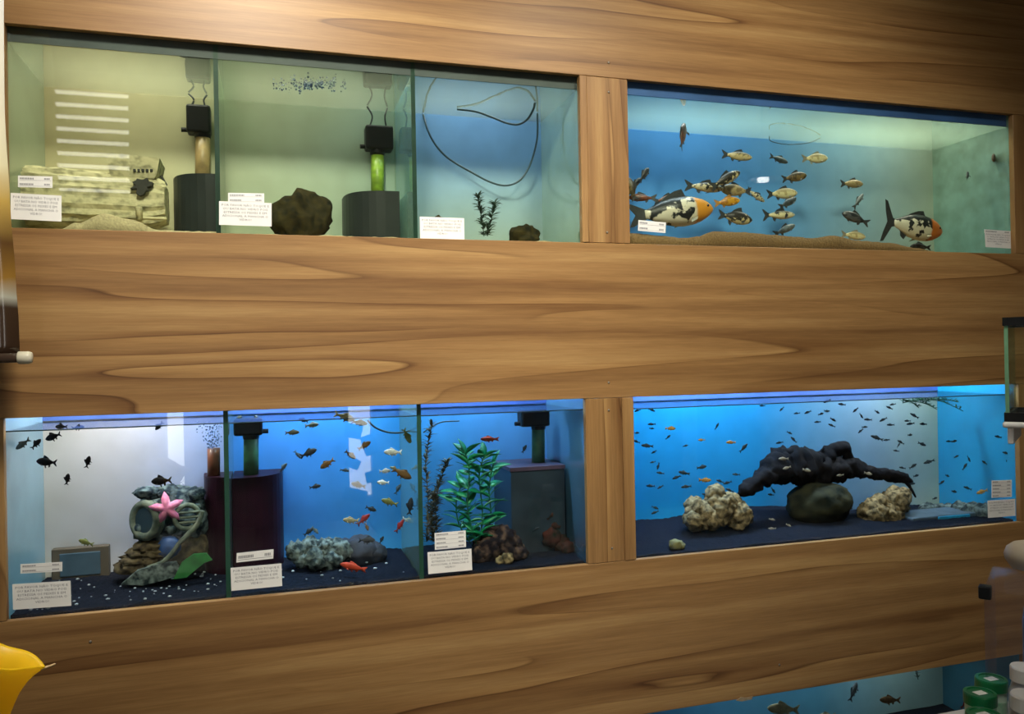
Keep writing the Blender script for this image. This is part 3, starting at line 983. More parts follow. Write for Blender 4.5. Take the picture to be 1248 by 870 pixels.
MB().lathe([(0.0085, 0), (0.0085, 0.024), (0.010, 0.026), (0.009, 0.034), (0.004, 0.036)], (q.x, Yw - 0.086, q.z), 12).build('bollard', M_WRECK, wr, True)
for k in range(4):
    q = P(150 + k * 15, 276, Yw - 0.06)
    MB().blob((q.x, Yw - 0.06, ZB + 0.012), (0.014, 0.012, 0.012), 2, 0.4, 3, k + 11).build('rubble', M_WRECK, wr)
# mast tie at the stern
q0, q1 = P(196, 214, Yw), P(203, 226, Yw)
MB().tube([q0, q1], 0.004, 6).build('mast_stay', M_WRECKD, wr)

# ------------------------------------------------------------------ rocks
M_DROCK = pbr('dark_rock', (0.008, 0.009, 0.006), 0.9, 0.6, 45, 1.0, spec=0.1, color2=(0.055, 0.042, 0.014))
M_PROCK = pbr('porous_tan_rock', (0.06, 0.045, 0.025), 0.9, 0.3, 70, 1.0, spec=0.1, color2=(0.33, 0.24, 0.125), sharp=(0.36, 0.66))
M_GROCK = pbr('mossy_round_rock', (0.006, 0.011, 0.010), 0.8, 0.3, 26, 1.0, spec=0.1, color2=(0.045, 0.042, 0.022))
M_CORAL = pbr('blue_grey_coral', (0.018, 0.028, 0.032), 0.9, 0.3, 60, 1.0, spec=0.1, color2=(0.17, 0.21, 0.20), sharp=(0.4, 0.66))
M_RBROWN = pbr('red_brown_rock', (0.010, 0.008, 0.012), 0.9, 0.3, 45, 1.0, spec=0.1, color2=(0.14, 0.085, 0.06), sharp=(0.46, 0.75))


def rock(label, px0, px1, py0, py1, Y, mat, z0, seed, amp=0.22, lumps=1, sub=4, depth=None, cat='rock', ridge=0.0, name='rock'):
    a, b = P(px0, py1, Y), P(px1, py0, Y)
    c = ((a.x + b.x) / 2, Y, (max(a.z, z0) + b.z) / 2)
    rx, rz = (b.x - a.x) / 2, (b.z - z0) / 2
    ry = depth or min(rx * 0.8, 0.10)
    mb = MB()
    mb.blob((c[0], Y, z0 + rz * 0.9), (rx, ry, rz * 1.05), sub, amp, 1.6, seed, z0 - 0.004, 4, ridge)
    return mb.build(name, mat, None, True, None, label, cat)


r1 = rock('lumpy dark brown rock beside the upper grey filter', 332, 402, 231, 282, 0.20, M_DROCK, ZB + 0.002, 2, 0.3)
rock('small dark rock at the foot of the looped hose', 622, 655, 273, 292, 0.22, M_DROCK, ZB + 0.004, 9, 0.4)
rock('tiny dark rock behind the third upper notice', 524, 546, 262, 285, 0.28, M_DROCK, ZB + 0.004, 5, 0.25, sub=3)


def lumpy(label, lumps, Y, mat, z0, seed, name='rock', amp=0.3, freq=2.2):
    mb = MB()
    for k, (px, py, r, dy) in enumerate(lumps):
        p = P(px, py, Y + dy)
        rr = r * S(px, Y)
        mb.blob((p.x, Y + dy, max(p.z, z0 + rr * 0.55)), (rr, rr * 0.9, rr), 4 if r > 14 else 3, amp, freq, seed + k, z0, 4)
    return mb.build(name, mat, None, True, None, label, 'rock')


lumpy('porous tan rock pile left of the driftwood', [(852, 628, 19, 0), (846, 617, 12, 0.01), (876, 620, 20, 0), (872, 602, 13, 0.01), (899, 628, 17, -0.01), (890, 612, 13, 0), (868, 632, 14, -0.02), (845, 634, 12, -0.02)], 0.20, M_PROCK, P(870, 647, 0.20).z, 21)
lumpy('porous tan rock right of the round stone, under the driftwood tip', [(1064, 626, 17, 0), (1082, 628, 17, 0), (1093, 610, 17, 0.01), (1072, 614, 13, 0.01), (1100, 604, 11, 0.02), (1088, 634, 10, -0.02)], 0.20, M_PROCK, P(1075, 645, 0.20).z, 41)
rock('round mossy dark stone under the driftwood', 962, 1034, 584, 638, 0.22, M_GROCK, P(1000, 637, 0.20).z, 13, 0.13, depth=0.08)
lumpy('grey rubble in the right corner of the driftwood tank', [(1130, 622, 10, 0), (1143, 624, 11, -0.01), (1157, 624, 11, -0.01), (1170, 623, 11, -0.07), (1184, 624, 12, -0.13), (1199, 625, 12, -0.17)], 0.30, M_CORAL, P(1150, 630, 0.30).z, 61)
lumpy('pale bluish coral rock under the mixed small fish', [(362, 672, 13, 0), (378, 668, 14, 0.01), (396, 672, 15, 0), (412, 670, 14, 0), (424, 674, 10, 0.01), (385, 681, 14, -0.02), (404, 683, 13, -0.02), (368, 682, 10, -0.01)], 0.22, M_CORAL, YBZ + 0.004, 71, amp=0.38, freq=3)
lumpy('large dark rock behind the red fish in the mixed compartment', [(440, 684, 22, 0), (415, 690, 20, 0.01), (455, 688, 16, 0), (392, 694, 18, 0)], 0.25, pbr('blue_black_rock', (0.006, 0.010, 0.022), 0.8, 0.4, 30, 0.6), YBZ + 0.004, 81, amp=0.12)
lumpy('crusty red brown rock in front of the tall green plant', [(597, 668, 20, 0), (612, 662, 20, 0), (598, 650, 11, 0.01), (623, 676, 16, -0.01), (586, 678, 14, -0.01), (634, 684, 10, -0.02)], 0.15, M_RBROWN, YBZ + 0.004, 91, amp=0.3)
lumpy('small pale shell rock at the foot of the crusty rock', [(618, 690, 8, 0), (610, 692, 6, 0)], 0.09, M_PROCK, YBZ + 0.004, 95)
lumpy('reddish rubble in the right corner behind the grey box filter', [(672, 655, 12, 0.0), (684, 662, 11, 0.0), (692, 668, 9, -.03), (675, 640, 10, 0.02), (668, 628, 9, .02)], 0.17, pbr('red_rubble', (0.008, 0.014, 0.012), 0.9, 0.3, 40, 1.0, spec=0.1, color2=(0.075, 0.022, 0.018)), YBZ + 0.004, 97)
lumpy('small yellow green stone near the left end of the driftwood tank', [(823, 667, 8, 0), (829, 668, 6, 0)], 0.07, pbr('yellow_stone', (0.16, 0.14, 0.05), 0.8, 0.3, 60, 0.5), YBZ + 0.003, 99)

# driftwood
M_DRIFT = pbr('black_driftwood', (0.003, 0.003, 0.005), 0.8, 0.5, 30, 0.8, spec=0.1, color2=(0.010, 0.008, 0.009))
Yd = 0.25
mb = MB()


def limb(pts, seg=14, wob=0.25, seed=0):
    path = smooth_path([P(px, py, Yd + dy) for px, py, r, dy in pts], 10)
    n = len(path)
    rr = []
    for i in range(n):
        f = i / (n - 1) * (len(pts) - 1)
        k = min(int(f), len(pts) - 2)
        rr.append((pts[k][2] + (pts[k + 1][2] - pts[k][2]) * (f - k)) * S(1000, Yd))
    mb.tube(path, rr, seg, wob, seed)


limb([(901, 603, 3, -0.05), (908, 598, 8, -0.05), (922, 588, 10, -0.04), (936, 579, 12, -0.03), (950, 568, 19, 0), (968, 567, 21, 0), (992, 570, 19, 0), (1020, 572, 15, 0), (1040, 570, 11, 0), (1056, 574, 8, 0), (1072, 577, 8, 0), (1090, 580, 7, 0), (1104, 584, 6, -0.01), (1112, 588, 3, -0.02)], 22, 0.45, 3)
limb([(928, 572, 4, 0), (938, 562, 7, 0), (952, 554, 7, 0), (975, 555, 8, 0), (1000, 562, 9, 0)], 12, 0.4, 9)
limb([(995, 568, 10, 0.01), (1008, 556, 11, 0.01), (1020, 547, 9, 0.01), (1031, 542, 5, 0.01), (1034, 540, 2, 0.01)], 12, 0.25, 5)
limb([(1018, 548, 9, 0.01), (1030, 547, 7, 0.0), (1034, 558, 6, 0), (1038, 568, 8, 0)], 10, 0.25, 6)
limb([(1000, 560, 2, 0), (1001, 551, 1.6, 0), (1004, 546, 1.2, 0)], 6, 0.2, 7)
limb([(1100, 582, 4, 0), (1108, 592, 2.5, -0.01), (1116, 606, 1, -0.02)], 6, 0.2, 8)
mb.build('driftwood', M_DRIFT, None, True, None, 'branching black driftwood lying over the round stone', 'driftwood')
# blue edged slab in the corner
q0, q1 = P(1112, 640, 0.20), P(1178, 624, 0.20)
sl = thing('stone_slab', (q0.x, 0.2, YBZ + 0.02), 'flat grey slab with a bright blue edge right of the tan rock', 'slab')
zz = P(1140, 640, 0.12).z + 0.008
MB().rbox((P(1108, 640, .15).x, 0.13, zz), (P(1184, 640, .15).x, 0.26, zz + 0.022), 0.004).build('slab', pbr('slab_grey', (0.06, 0.09, 0.12), 0.6, 0.3, 20), sl)
MB().rbox((P(1146, 640, .12).x, 0.124, zz + 0.002), (P(1184, 640, .12).x, 0.132, zz + 0.020), 0.002).build('front_edge', pbr('slab_blue', (0.02, 0.30, 0.55), 0.4, 0.3, 30), sl)

# brown framed box behind the gravel
q0, q1 = P(62, 694, 0.33), P(132, 665, 0.33)
fb = thing('framed_plaque', ((q0.x + q1.x) / 2, 0.34, YBZ + 0.012), 'low brown framed plaque behind the gravel left of the helmet', 'plaque')
MB().rbox((q0.x, 0.335, YBZ + 0.005), (q1.x, 0.362, q1.z), 0.003).build('frame', pbr('plaque_brown', (0.085, 0.065, 0.045), 0.6, 0.2, 20), fb)
MB().rbox((q0.x + 0.022, 0.331, YBZ + 0.02), (q1.x - 0.022, 0.336, q1.z - 0.014), 0.002).build('inset', pbr('plaque_blue', (0.05, 0.09, 0.13), 0.4, 0.2, 20), fb)

# ------------------------------------------------------------------ diver helmet
Yh = 0.285
hc = P(207, 634, Yh)
sp = S(207, Yh)
M_HELM = pbr('crusted_helmet', (0.010, 0.022, 0.035), 0.8, 0.3, 48, 1.0, spec=0.15, color2=(0.20, 0.26, 0.26), sharp=(0.42, 0.70))
M_RING = pbr('helmet_ring', (0.04, 0.06, 0.055), 0.7, 0.3, 50, 0.8, spec=0.2, color2=(0.18, 0.20, 0.15))
M_BASEH = pbr('helmet_base', (0.02, 0.014, 0.010), 0.8, 0.3, 60, 1.0, spec=0.1, color2=(0.14, 0.105, 0.055))
hel = thing('diver_helmet', (hc.x, Yh, YBZ + 0.01), 'crusted old diving helmet ornament with porthole ring and shell base', 'ornament')
MB().blob((hc.x + 2 * sp, Yh, hc.z), (43 * sp, 30 * sp, 43 * sp), 4, 0.11, 3.6, 5, None, 4).build('dome', M_HELM, hel, True)


def torus(c, R1, r1, ax, seg=28, seg2=10):
    ax = Vector(ax).normalized()
    u = ax.cross(Vector((0, 0, 1))).normalized()
    w = ax.cross(u)
    rings = []
    for i in range(seg + 1):
        a = 2 * PI * i / seg
        d = u * math.cos(a) + w * math.sin(a)
        rings.append([Vector(c) + d * (R1 + r1 * math.cos(2 * PI * k / seg2)) + ax * (r1 * math.sin(2 * PI * k / seg2)) for k in range(seg2)])
    return MB().rings(rings, True, False)


pc = P(177, 634, Yh - 0.065)
ax = Vector((-0.62, -0.72, 0.05))
torus((pc.x, Yh - 0.065, pc.z), 19 * sp, 5.0 * sp, ax).build('porthole_ring', M_RING, hel, True)
torus((pc.x + 0.01, Yh - 0.054, pc.z), 19 * sp, 4 * sp, ax).build('porthole_collar', M_RING, hel, True)
u = ax.normalized().cross(Vector((0, 0, 1))).normalized()
MB().tube([Vector((pc.x, Yh - 0.065, pc.z)) + ax.normalized() * 0.004, Vector((pc.x, Yh - 0.065, pc.z)) - ax.normalized() * 0.012], 18 * sp, 24).build('porthole_pane', pbr('pane_dark', (0.02, 0.035, 0.05), 0.08, 0.2, 20), hel)
# front window with guard bars, right of the centre
fc = P(228, 630, Yh - 0.085)
torus((fc.x, Yh - 0.085, fc.z), 14 * sp, 3 * sp, (0.35, -0.93, 0.05), 22, 8).build('window_ring', M_RING, hel, True)
for dz in (-6, 0, 6):
    MB().tube([(fc.x - 13 * sp, Yh - 0.095, fc.z + dz * sp), (fc.x + 13 * sp, Yh - 0.085, fc.z + dz * sp)], 1.6 * sp, 6).build('guard_bar', M_RING, hel)
tcx = P(240, 600, Yh)
MB().blob((tcx.x, Yh - 0.02, tcx.z), (10 * sp, 12 * sp, 9 * sp), 3, 0.3, 2.5, 8).build('crust', M_HELM, hel, True)
tcx = P(180, 598, Yh)
MB().blob((tcx.x, Yh - 0.03, tcx.z), (14 * sp, 12 * sp, 7 * sp), 3, 0.3, 2.5, 18).build('crust', M_HELM, hel, True)
rc = random.Random(8)
for k in range(22):
    an_, el_ = rc.uniform(-2.6, -0.5), rc.uniform(-0.5, 1.2)
    cp = Vector((hc.x + 2 * sp + 43 * sp * math.cos(el_) * math.cos(an_), Yh + 30 * sp * math.cos(el_) * math.sin(an_), hc.z + 43 * sp * math.sin(el_)))
    rr_ = rc.uniform(3.0, 6.5) * sp
    MB().blob(cp, (rr_ * 1.3, rr_ * 0.8, rr_), 2, 0.35, 2.5, k + 30).build('barnacle', rc.choice((M_HELM, M_RING, M_CORAL)), hel, True)
# starfish
stc = P(203, 620, Yh - 0.105)
st = MB()
pts = []
for k in range(20):
    a = 2 * PI * k / 20 + R(98)
    r_ = (20, 13.5, 7.5, 13.5)[k % 4] * sp
    pts.append((stc.x + r_ * math.cos(a), stc.z + r_ * math.sin(a)))
ring0 = [(p[0], Yh - 0.094, p[1]) for p in pts]
ring1 = [(p[0], Yh - 0.101, p[1]) for p in pts]
ring2 = [(stc.x + (p[0] - stc.x) * 0.35, Yh - 0.112, stc.z + (p[1] - stc.z) * 0.35) for p in pts]
st.rings([ring0, ring1, ring2]).build('starfish', pbr('pink_starfish', (0.62, 0.13, 0.33), 0.6, 0.15, 90, 0.6, color2=(0.80, 0.28, 0.42)), hel, True, label='bright pink starfish on the helmet')
# stepped collar and base of shells
for k, (px, py, w, h) in enumerate(((188, 664, 24, 7), (184, 672, 28, 7), (178, 681, 32, 8), (172, 690, 34, 8))):
    p = P(px, py, Yh - 0.06)
    MB().blob((p.x, Yh - 0.03, p.z - 0.004), (w * sp, 0.060, h * sp * 1.1), 3, 0.28, 4, k, YBZ, 4).build('collar_step', M_BASEH, hel, True)
p = P(222, 672, Yh - 0.04)
MB().blob((p.x, Yh - 0.01, p.z), (30 * sp, 0.06, 26 * sp), 3, 0.15, 2.5, 4, YBZ + 0.002).build('base', M_BASEH, hel, True)
p = P(205, 668, Yh - 0.09)
MB().blob((p.x, Yh - 0.075, p.z), (13 * sp, 0.02, 13 * sp), 3, 0.15, 3, 6, YBZ).build('breast_plate', pbr('cobalt_plate', (0.012, 0.055, 0.19), 0.5, 0.3, 40), hel, True)
path = smooth_path([P(x, y, Yh - 0.10) for x, y in ((247, 622), (240, 640), (228, 652), (218, 662), (208, 676), (196, 686), (180, 692))], 8)
MB().tube(path, 2.6 * sp, 8, 0.3).build('rope', M_RING, hel, True)
pt = [(148, 711), (168, 694), (195, 686), (215, 684), (222, 698), (200, 706), (175, 712)]
MB().prism([(P(x, y, Yh - .1).x, P(x, y, Yh - .1).z) for x, y in pt], Yh - 0.112, Yh - 0.095, 1).build('shell_slab', M_CORAL, hel)
pt = [(212, 704), (222, 684), (236, 674), (252, 673), (259, 681), (250, 684), (240, 692), (228, 702)]
MB().prism([(P(x, y, Yh - .1).x, P(x, y, Yh - .1).z) for x, y in pt], Yh - 0.116, Yh - 0.104, 1).build('weed_leaf', pbr('weed_green', (0.02, 0.16, 0.035), 0.5, 0.3, 40), hel)

# ------------------------------------------------------------------ water plants
def leaf_mesh(name, mat, bend=0.25, fold=0.18, width=0.17):
    """pointed leaf, 1 long along +x, with midrib fold and thickness"""
    vs, fs = [], []
    n = 7
    for i in range(n):
        u = i / (n - 1)
        w = width * math.sin(PI * min(1, u * 0.97 + 0.03)) ** 0.8 * (1 - 0.35 * u) + 0.004
        z = -bend * u * u
        vs += [(u, -w, z + fold * w), (u, 0, z), (u, w, z + fold * w), (u, 0, z - 0.025)]
    for i in range(n - 1):
        a = i * 4
        fs += [(a, a + 1, a + 5, a + 4), (a + 1, a + 2, a + 6, a + 5), (a, a + 4, a + 7, a + 3), (a + 3, a + 7, a + 6, a + 2)]
    mb = MB()
    mb.v, mb.f = vs, fs
    return mb.mesh(name, mat, True)


M_PLANT = pbr('green_plastic_leaf', (0.004, 0.19, 0.075), 0.4, 0.35, 20)
M_STEM = pbr('green_stem', (0.01, 0.10, 0.045), 0.5, 0.3, 20)
gp = thing('water_plant', (P(585, 665, 0.14).x, 0.14, YBZ + 0.01), 'tall green plastic water plant with pointed leaves', 'plant')
leaf_me = leaf_mesh('leaf', M_PLANT, 0.35, 0.2, 0.26)
rl = random.Random(11)
for sx, pts, n in ((0, ((582, 668), (570, 620), (572, 575), (567, 552)), 14), (1, ((584, 668), (588, 625), (584, 580), (590, 556)), 14), (2, ((588, 668), (598, 630), (596, 596), (601, 566)), 12), (3, ((578, 668), (560, 640), (556, 612), (562, 592)), 10)):
    path = smooth_path([P(x, y, 0.14 + 0.008 * sx) for x, y in pts], 10)
    MB().tube(path, 0.0022, 6).build('stem', M_STEM, gp)
    for k in range(n):
        i = int((k + 1.5) / (n + 1) * (len(path) - 1))
        for side in (-1, 1):
            o = obj('leaf', leaf_me, gp)
            L_ = rl.uniform(0.040, 0.062)
            an = rl.uniform(R(18), R(58))
            yaw = rl.uniform(-0.8, 0.8) + (PI if side < 0 else 0)
            o.matrix_basis = Matrix.Translation(path[i]) @ Matrix.Rotation(yaw, 4, 'Z') @ Matrix.Rotation(-an, 4, 'Y') @ Matrix.Rotation(rl.uniform(-0.9, 0.9), 4, 'X') @ Matrix.Diagonal((L_, L_, L_, 1))
    o = obj('leaf', leaf_me, gp)
    o.matrix_basis = Matrix.Translation(path[-1]) @ Matrix.Rotation(rl.uniform(0, 3), 4, 'Z') @ Matrix.Rotation(-R(75), 4, 'Y') @ Matrix.Diagonal((0.05, 0.05, 0.05, 1))


def fern(label, stems, Y, mat, leaf_len, per, name='water_plant', seed=0, drop=0.5):
    t = thing(name, P(stems[0][0][0], stems[0][0][1], Y), label, 'plant')
    rr_ = random.Random(seed)
    src = leaf_mesh('tmp', mat, 0.25, 0.18, 0.24)
    lv = [v.co.copy() for v in src.vertices]
    lf = [tuple(p.vertices) for p in src.polygons]
    for pts in stems:
        path = smooth_path([P(x, y, Y) for x, y in pts], 12)
        MB().tube(path, 0.0014, 5).build('stem', mat, t)
        mb = MB()
        for k in range(per):
            i = int((k + 1) / (per + 1) * (len(path) - 1))
            for j in range(5):
                L_ = leaf_len * rr_.uniform(0.7, 1.15)
                M = Matrix.Translation(path[i]) @ Matrix.Rotation(rr_.uniform(0, 2 * PI), 4, 'Z') @ Matrix.Rotation(-rr_.uniform(0.2, 1.1), 4, 'Y') @ Matrix.Diagonal((L_, L_ * 0.8, L_, 1))
                mb.add([M @ v for v in lv], lf)
        mb.build('foliage', mat, t, True, 'stuff')
    return t


M_BRPL = pbr('brown_water_weed', (0.030, 0.035, 0.022), 0.6, 0.4, 30, color2=(0.14, 0.10, 0.045))
M_DGPL = pbr('dark_green_weed', (0.010, 0.035, 0.018), 0.6, 0.4, 30)
fern('thin brown weed rising left of the tall green plant', [((534, 660), (531, 620), (537, 585), (546, 560)), ((528, 660), (526, 630), (530, 600))], 0.22, M_BRPL, 0.026, 34, seed=1)
fern('dark weed climbing beside the divider near the surface', [((520, 660), (522, 610), (519, 560), (527, 515))], 0.12, M_BRPL, 0.022, 36, seed=4)
fern('small two stemmed dark plant below the looped hose', [((590, 288), (587, 265), (584, 250), (582, 238)), ((594, 288), (598, 270), (602, 256), (603, 246))], 0.16, M_DGPL, 0.024, 18, seed=2)
fern('sprig of green weed floating at the surface above the driftwood', [((1100, 491), (1118, 488), (1134, 489)), ((1112, 489), (1128, 492), (1142, 499)), ((1130, 487), (1150, 490), (1174, 501)), ((1120, 487), (1150, 487), (1168, 490)), ((1098, 488), (1110, 490), (1120, 497))], 0.20, pbr('floating_weed', (0.01, 0.11, 0.05), 0.5, 0.3, 30), 0.018, 9, seed=3)
fern('green weed scrap hanging in the bottom row tank', [((1118, 812), (1117, 820), (1119, 828))], 0.15, M_DGPL, 0.016, 5, seed=6)

# ------------------------------------------------------------------ hoses
M_HOSE = pbr('grey_blue_hose', (0.030, 0.065, 0.085), 0.3, 0.2, 20)
hose = thing('air_hose', (P(580, 145, 0.2).x, 0.2, 2.30), 'long dark hose looped under the surface of the third upper compartment', 'hose')
# only the part under water: each loop leaves the surface and comes back to it
def PW(px, py, z):
    d = _fw + _rt * ((px - W_PX / 2) / F_PX) + _up * ((H_PX / 2 - py) / F_PX)
    return CAM + d * ((z - CAM.z) / d.z)


ZHOSE = 2.3150


def sunk_loop(name, pix, rad):
    a_, b_ = PW(pix[0][0], pix[0][1], ZHOSE), PW(pix[-1][0], pix[-1][1], ZHOSE)
    n_ = len(pix) - 1
    pts_ = [a_]
    for k_ in range(1, n_):
        Y_ = min(a_.y + (b_.y - a_.y) * k_ / n_, 0.355)
        p_ = P(pix[k_][0], pix[k_][1], Y_)
        pts_.append(Vector((p_.x, Y_, min(p_.z, ZHOSE))))
    pts_.append(b_)
    MB().tube(smooth_path(pts_, 8), rad, 8).build(name, M_HOSE, hose, True)


sunk_loop('outer_loop', [(516, 139.5), (522, 160), (532, 178), (548, 194), (575, 210), (598, 222), (617, 226), (633, 220), (644, 205), (651, 186), (655, 165), (655, 138)], 0.0034)
sunk_loop('inner_loop', [(557, 133), (580, 136), (600, 143), (618, 150), (632, 151.5), (643, 145), (650, 133), (652, 125)], 0.0036)
path = smooth_path([P(x, y, 0.2) for x, y in ((448, 512), (458, 521), (475, 527), (495, 526), (510, 519), (513, 512))], 8)
MB().tube(path, 0.003, 8).build('air_hose', M_HOSE, None, True, None, 'dark air hose sagging under the surface above the mixed fish', 'hose')
path = smooth_path([P(x, y, 0.2) for x, y in ((516, 527), (528, 519), (540, 514), (560, 513))], 8)
MB().tube(path, 0.0022, 8).build('air_hose', M_HOSE, None, True, None, 'thin dark hose at the surface above the brown weed', 'hose')
path = smooth_path([P(x, y, 0.30) for x, y in ((938, 166), (940, 172), (960, 176), (985, 174), (1000, 168))], 8)
MB().tube(path, 0.0016, 6).build('air_hose', M_HOSE, None, True, None, 'thin hose lying under the surface of the koi tank', 'hose')

# ------------------------------------------------------------------ bubbles (nobody could count them)
M_BUB = glass('bubble_glass', (0.40, 0.58, 0.80), 1.0, 1.4, (0.20, 0.30, 0.48), 0.35)


def bubbles(label, fn, n, seed, rmin=0.0015, rmax=0.004):
    rb = random.Random(seed)
    mb = MB()
    for k in range(n):
        p = fn(rb)
        r_ = rb.uniform(rmin, rmax)
        bm = bmesh.new()
        bmesh.ops.create_icosphere(bm, subdivisions=1, radius=r_)
        bm.verts.index_update()
        mb.add([v.co + Vector(p) for v in bm.verts], [[v.index for v in f.verts] for f in bm.faces])
        bm.free()
    mb.build('bubbles', M_BUB, None, True, 'stuff', label, 'bubbles')


def fb1(rb):
    c = rb.choice(((385, 0.16), (372, 0.17), (395, 0.15), (385, 0.18), (408, 0.14), (352, 0.2)))
    Yb = c[1] + rb.gauss(0, 0.02)
    p = P(c[0] + rb.gauss(0, 13), 300, Yb)
    return (p.x, Yb, 2.318 - rb.uniform(0.004, 0.008))


bubbles('cluster of small air bubbles under the surface above the dark rock', fb1, 110, 4)


def fb2(rb):
    h = rb.random()
    p = P(258 + rb.gauss(0, 4 + 6 * h), 546 - 32 * h, 0.28)
    return (min(p.x, -0.124), 0.28 + rb.gauss(0, 0.015), min(p.z, 1.338))


bubbles('plume of fine bubbles above the maroon filter', fb2, 170, 5, 0.001, 0.003)

# ------------------------------------------------------------------ fish
def fish_parts(h=0.30, w=0.16, tail=0.26, tail_spread=0.17, dorsal=0.08, curve=0.0, nose=0.06):
    """unit fish, nose +x at 0.5, tail base at -0.28, tail tip at -0.5"""
    prof = [(0.50, 0.10), (0.475, 0.30), (0.43, 0.52), (0.36, 0.74), (0.26, 0.92), (0.14, 1.0), (0.02, 0.95), (-0.10, 0.78), (-0.20, 0.52), (-0.27, 0.34), (-0.31, 0.28)]
    def bend(x):
        return curve * (x - 0.1) ** 2
    rings = []
    seg = 12
    for x, k in prof:
        hh, ww = h / 2 * k, w / 2 * (k ** 0.8)
        if x < -0.15:
            ww *= 0.6
        rings.append([(x, math.cos(2 * PI * j / seg) * ww + bend(x), math.sin(2 * PI * j / seg) * hh * (1.0 if math.sin(2 * PI * j / seg) > 0 else 0.95)) for j in range(seg)])
    body = MB().rings(rings)

    def fin(outline, th=0.006, y=0.0):
        return MB().rings([[(p[0], y - th / 2 + bend(p[0]), p[1]) for p in outline], [(p[0], y + th / 2 + bend(p[0]), p[1]) for p in outline]])
    tl = fin([(-0.27, 0.045), (-0.34, 0.07), (-0.46, tail_spread), (-0.505, tail_spread * 1.05), (-0.47, tail_spread * 0.5), (-0.42, 0.0), (-0.465, -tail_spread * 0.5), (-0.50, -tail_spread * 1.05), (-0.45, -tail_spread), (-0.34, -0.07), (-0.27, -0.045)])
    ds = fin([(0.20, h * 0.42), (0.15, h * 0.5 + dorsal), (0.06, h * 0.5 + dorsal * 0.75), (-0.06, h * 0.38 + dorsal * 0.55), (-0.14, h * 0.30), (0.0, h * 0.36)])
    an = fin([(-0.08, -h * 0.36), (-0.12, -h * 0.42 - dorsal * 0.8), (-0.18, -h * 0.36 - dorsal * 0.5), (-0.20, -h * 0.22)])
    pv = fin([(0.10, -h * 0.44), (0.05, -h * 0.5 - dorsal * 0.9), (0.0, -h * 0.5 - dorsal * 0.7), (0.03, -h * 0.42)])
    def pect(sgn):
        o = [(0.26, sgn * w * 0.40, -h * 0.22), (0.20, sgn * (w * 0.5 + 0.06), -h * 0.34), (0.12, sgn * (w * 0.5 + 0.075), -h * 0.42), (0.17, sgn * w * 0.46, -h * 0.26)]
        return MB().rings([[(p[0], p[1] + bend(p[0]), p[2]) for p in o], [(p[0], p[1] + bend(p[0]), p[2] - 0.006) for p in o]])
    def eye(sgn):
        return MB().blob((0.405, sgn * w * 0.30 + bend(.405), h * 0.10), (0.018, 0.012, 0.018), 1, 0, 1)
    return body, tl, ds, an, pv, pect, eye


def place(px, py, length_px, Y, pitch, yaw, left):
    p = P(px, py, Y)
    L_ = length_px * S(px, Y) / max(0.5, math.cos(yaw))
    base = PI if left else 0.0
    return Matrix.Translation(p) @ Matrix.Rotation(base + (yaw if not left else -yaw) - YAW * 0.5, 4, 'Z') @ Matrix.Rotation(-pitch, 4, 'Y') @ Matrix.Diagonal((L_, L_, L_, 1))


M_EYE = pbr('fish_eye', (0.01, 0.01, 0.01), 0.1, 0.1, 50)
M_FIND = pbr('dark_fin', (0.035, 0.040, 0.042), 0.5, 0.3, 30)
M_FINL = pbr('pale_fin', (0.28, 0.25, 0.17), 0.5, 0.3, 30)
M_FINO = pbr('orange_fin', (0.42, 0.20, 0.04), 0.5, 0.3, 30)
KM = {
    'mottled': koi_mat('koi_mottled', (0.62, 0.54, 0.34), (0.030, 0.028, 0.024), None, 0.50, 9, 1.0),
    'mottled2': koi_mat('koi_mottled_dark', (0.58, 0.48, 0.26), (0.028, 0.026, 0.022), None, 0.66, 10, 4.0),
    'silver': koi_mat('koi_silver', (0.62, 0.50, 0.26), (0.20, 0.15, 0.07), None, 0.25, 10, 2.0, back=(0.045, 0.040, 0.030)),
    'gold': koi_mat('koi_gold', (0.66, 0.34, 0.03), (0.40, 0.16, 0.015), None, 0.42, 6, 3.0),
    'cream': koi_mat('koi_cream', (0.76, 0.68, 0.38), (0.50, 0.40, 0.18), None, 0.3, 6, 5.0, back=(0.30, 0.25, 0.13)),
    'creamblack': koi_mat('koi_cream_black', (0.78, 0.70, 0.42), (0.03, 0.03, 0.03), None, 0.30, 8, 6.0, back=(0.03, 0.03, 0.03)),
    'brown': koi_mat('koi_brown', (0.22, 0.15, 0.06), (0.08, 0.055, 0.025), None, 0.5, 8, 7.0, back=(0.05, 0.04, 0.03)),
    'tan': koi_mat('koi_tan', (0.40, 0.31, 0.15), (0.24, 0.17, 0.08), None, 0.5, 8, 8.0),
    'grey': koi_mat('koi_grey', (0.14, 0.17, 0.18), (0.09, 0.11, 0.12), None, 0.5, 8, 9.0),
    'dark': koi_mat('koi_dark', (0.09, 0.09, 0.09), (0.025, 0.027, 0.03), None, 0.6, 8, 10.0),
    'rust': koi_mat('koi_rust', (0.24, 0.075, 0.035), (0.12, 0.05, 0.03), None, 0.5, 8, 11.0),
    'bigleft': koi_mat('koi_white_black_orange', (0.74, 0.68, 0.54), (0.018, 0.020, 0.022), (0.72, 0.30, 0.03), 0.56, 8, 12.0),
    'bigright': koi_mat('koi_black_white_orange', (0.70, 0.66, 0.50), (0.012, 0.015, 0.016), (0.60, 0.16, 0.02), 0.46, 9, 13.4),
}


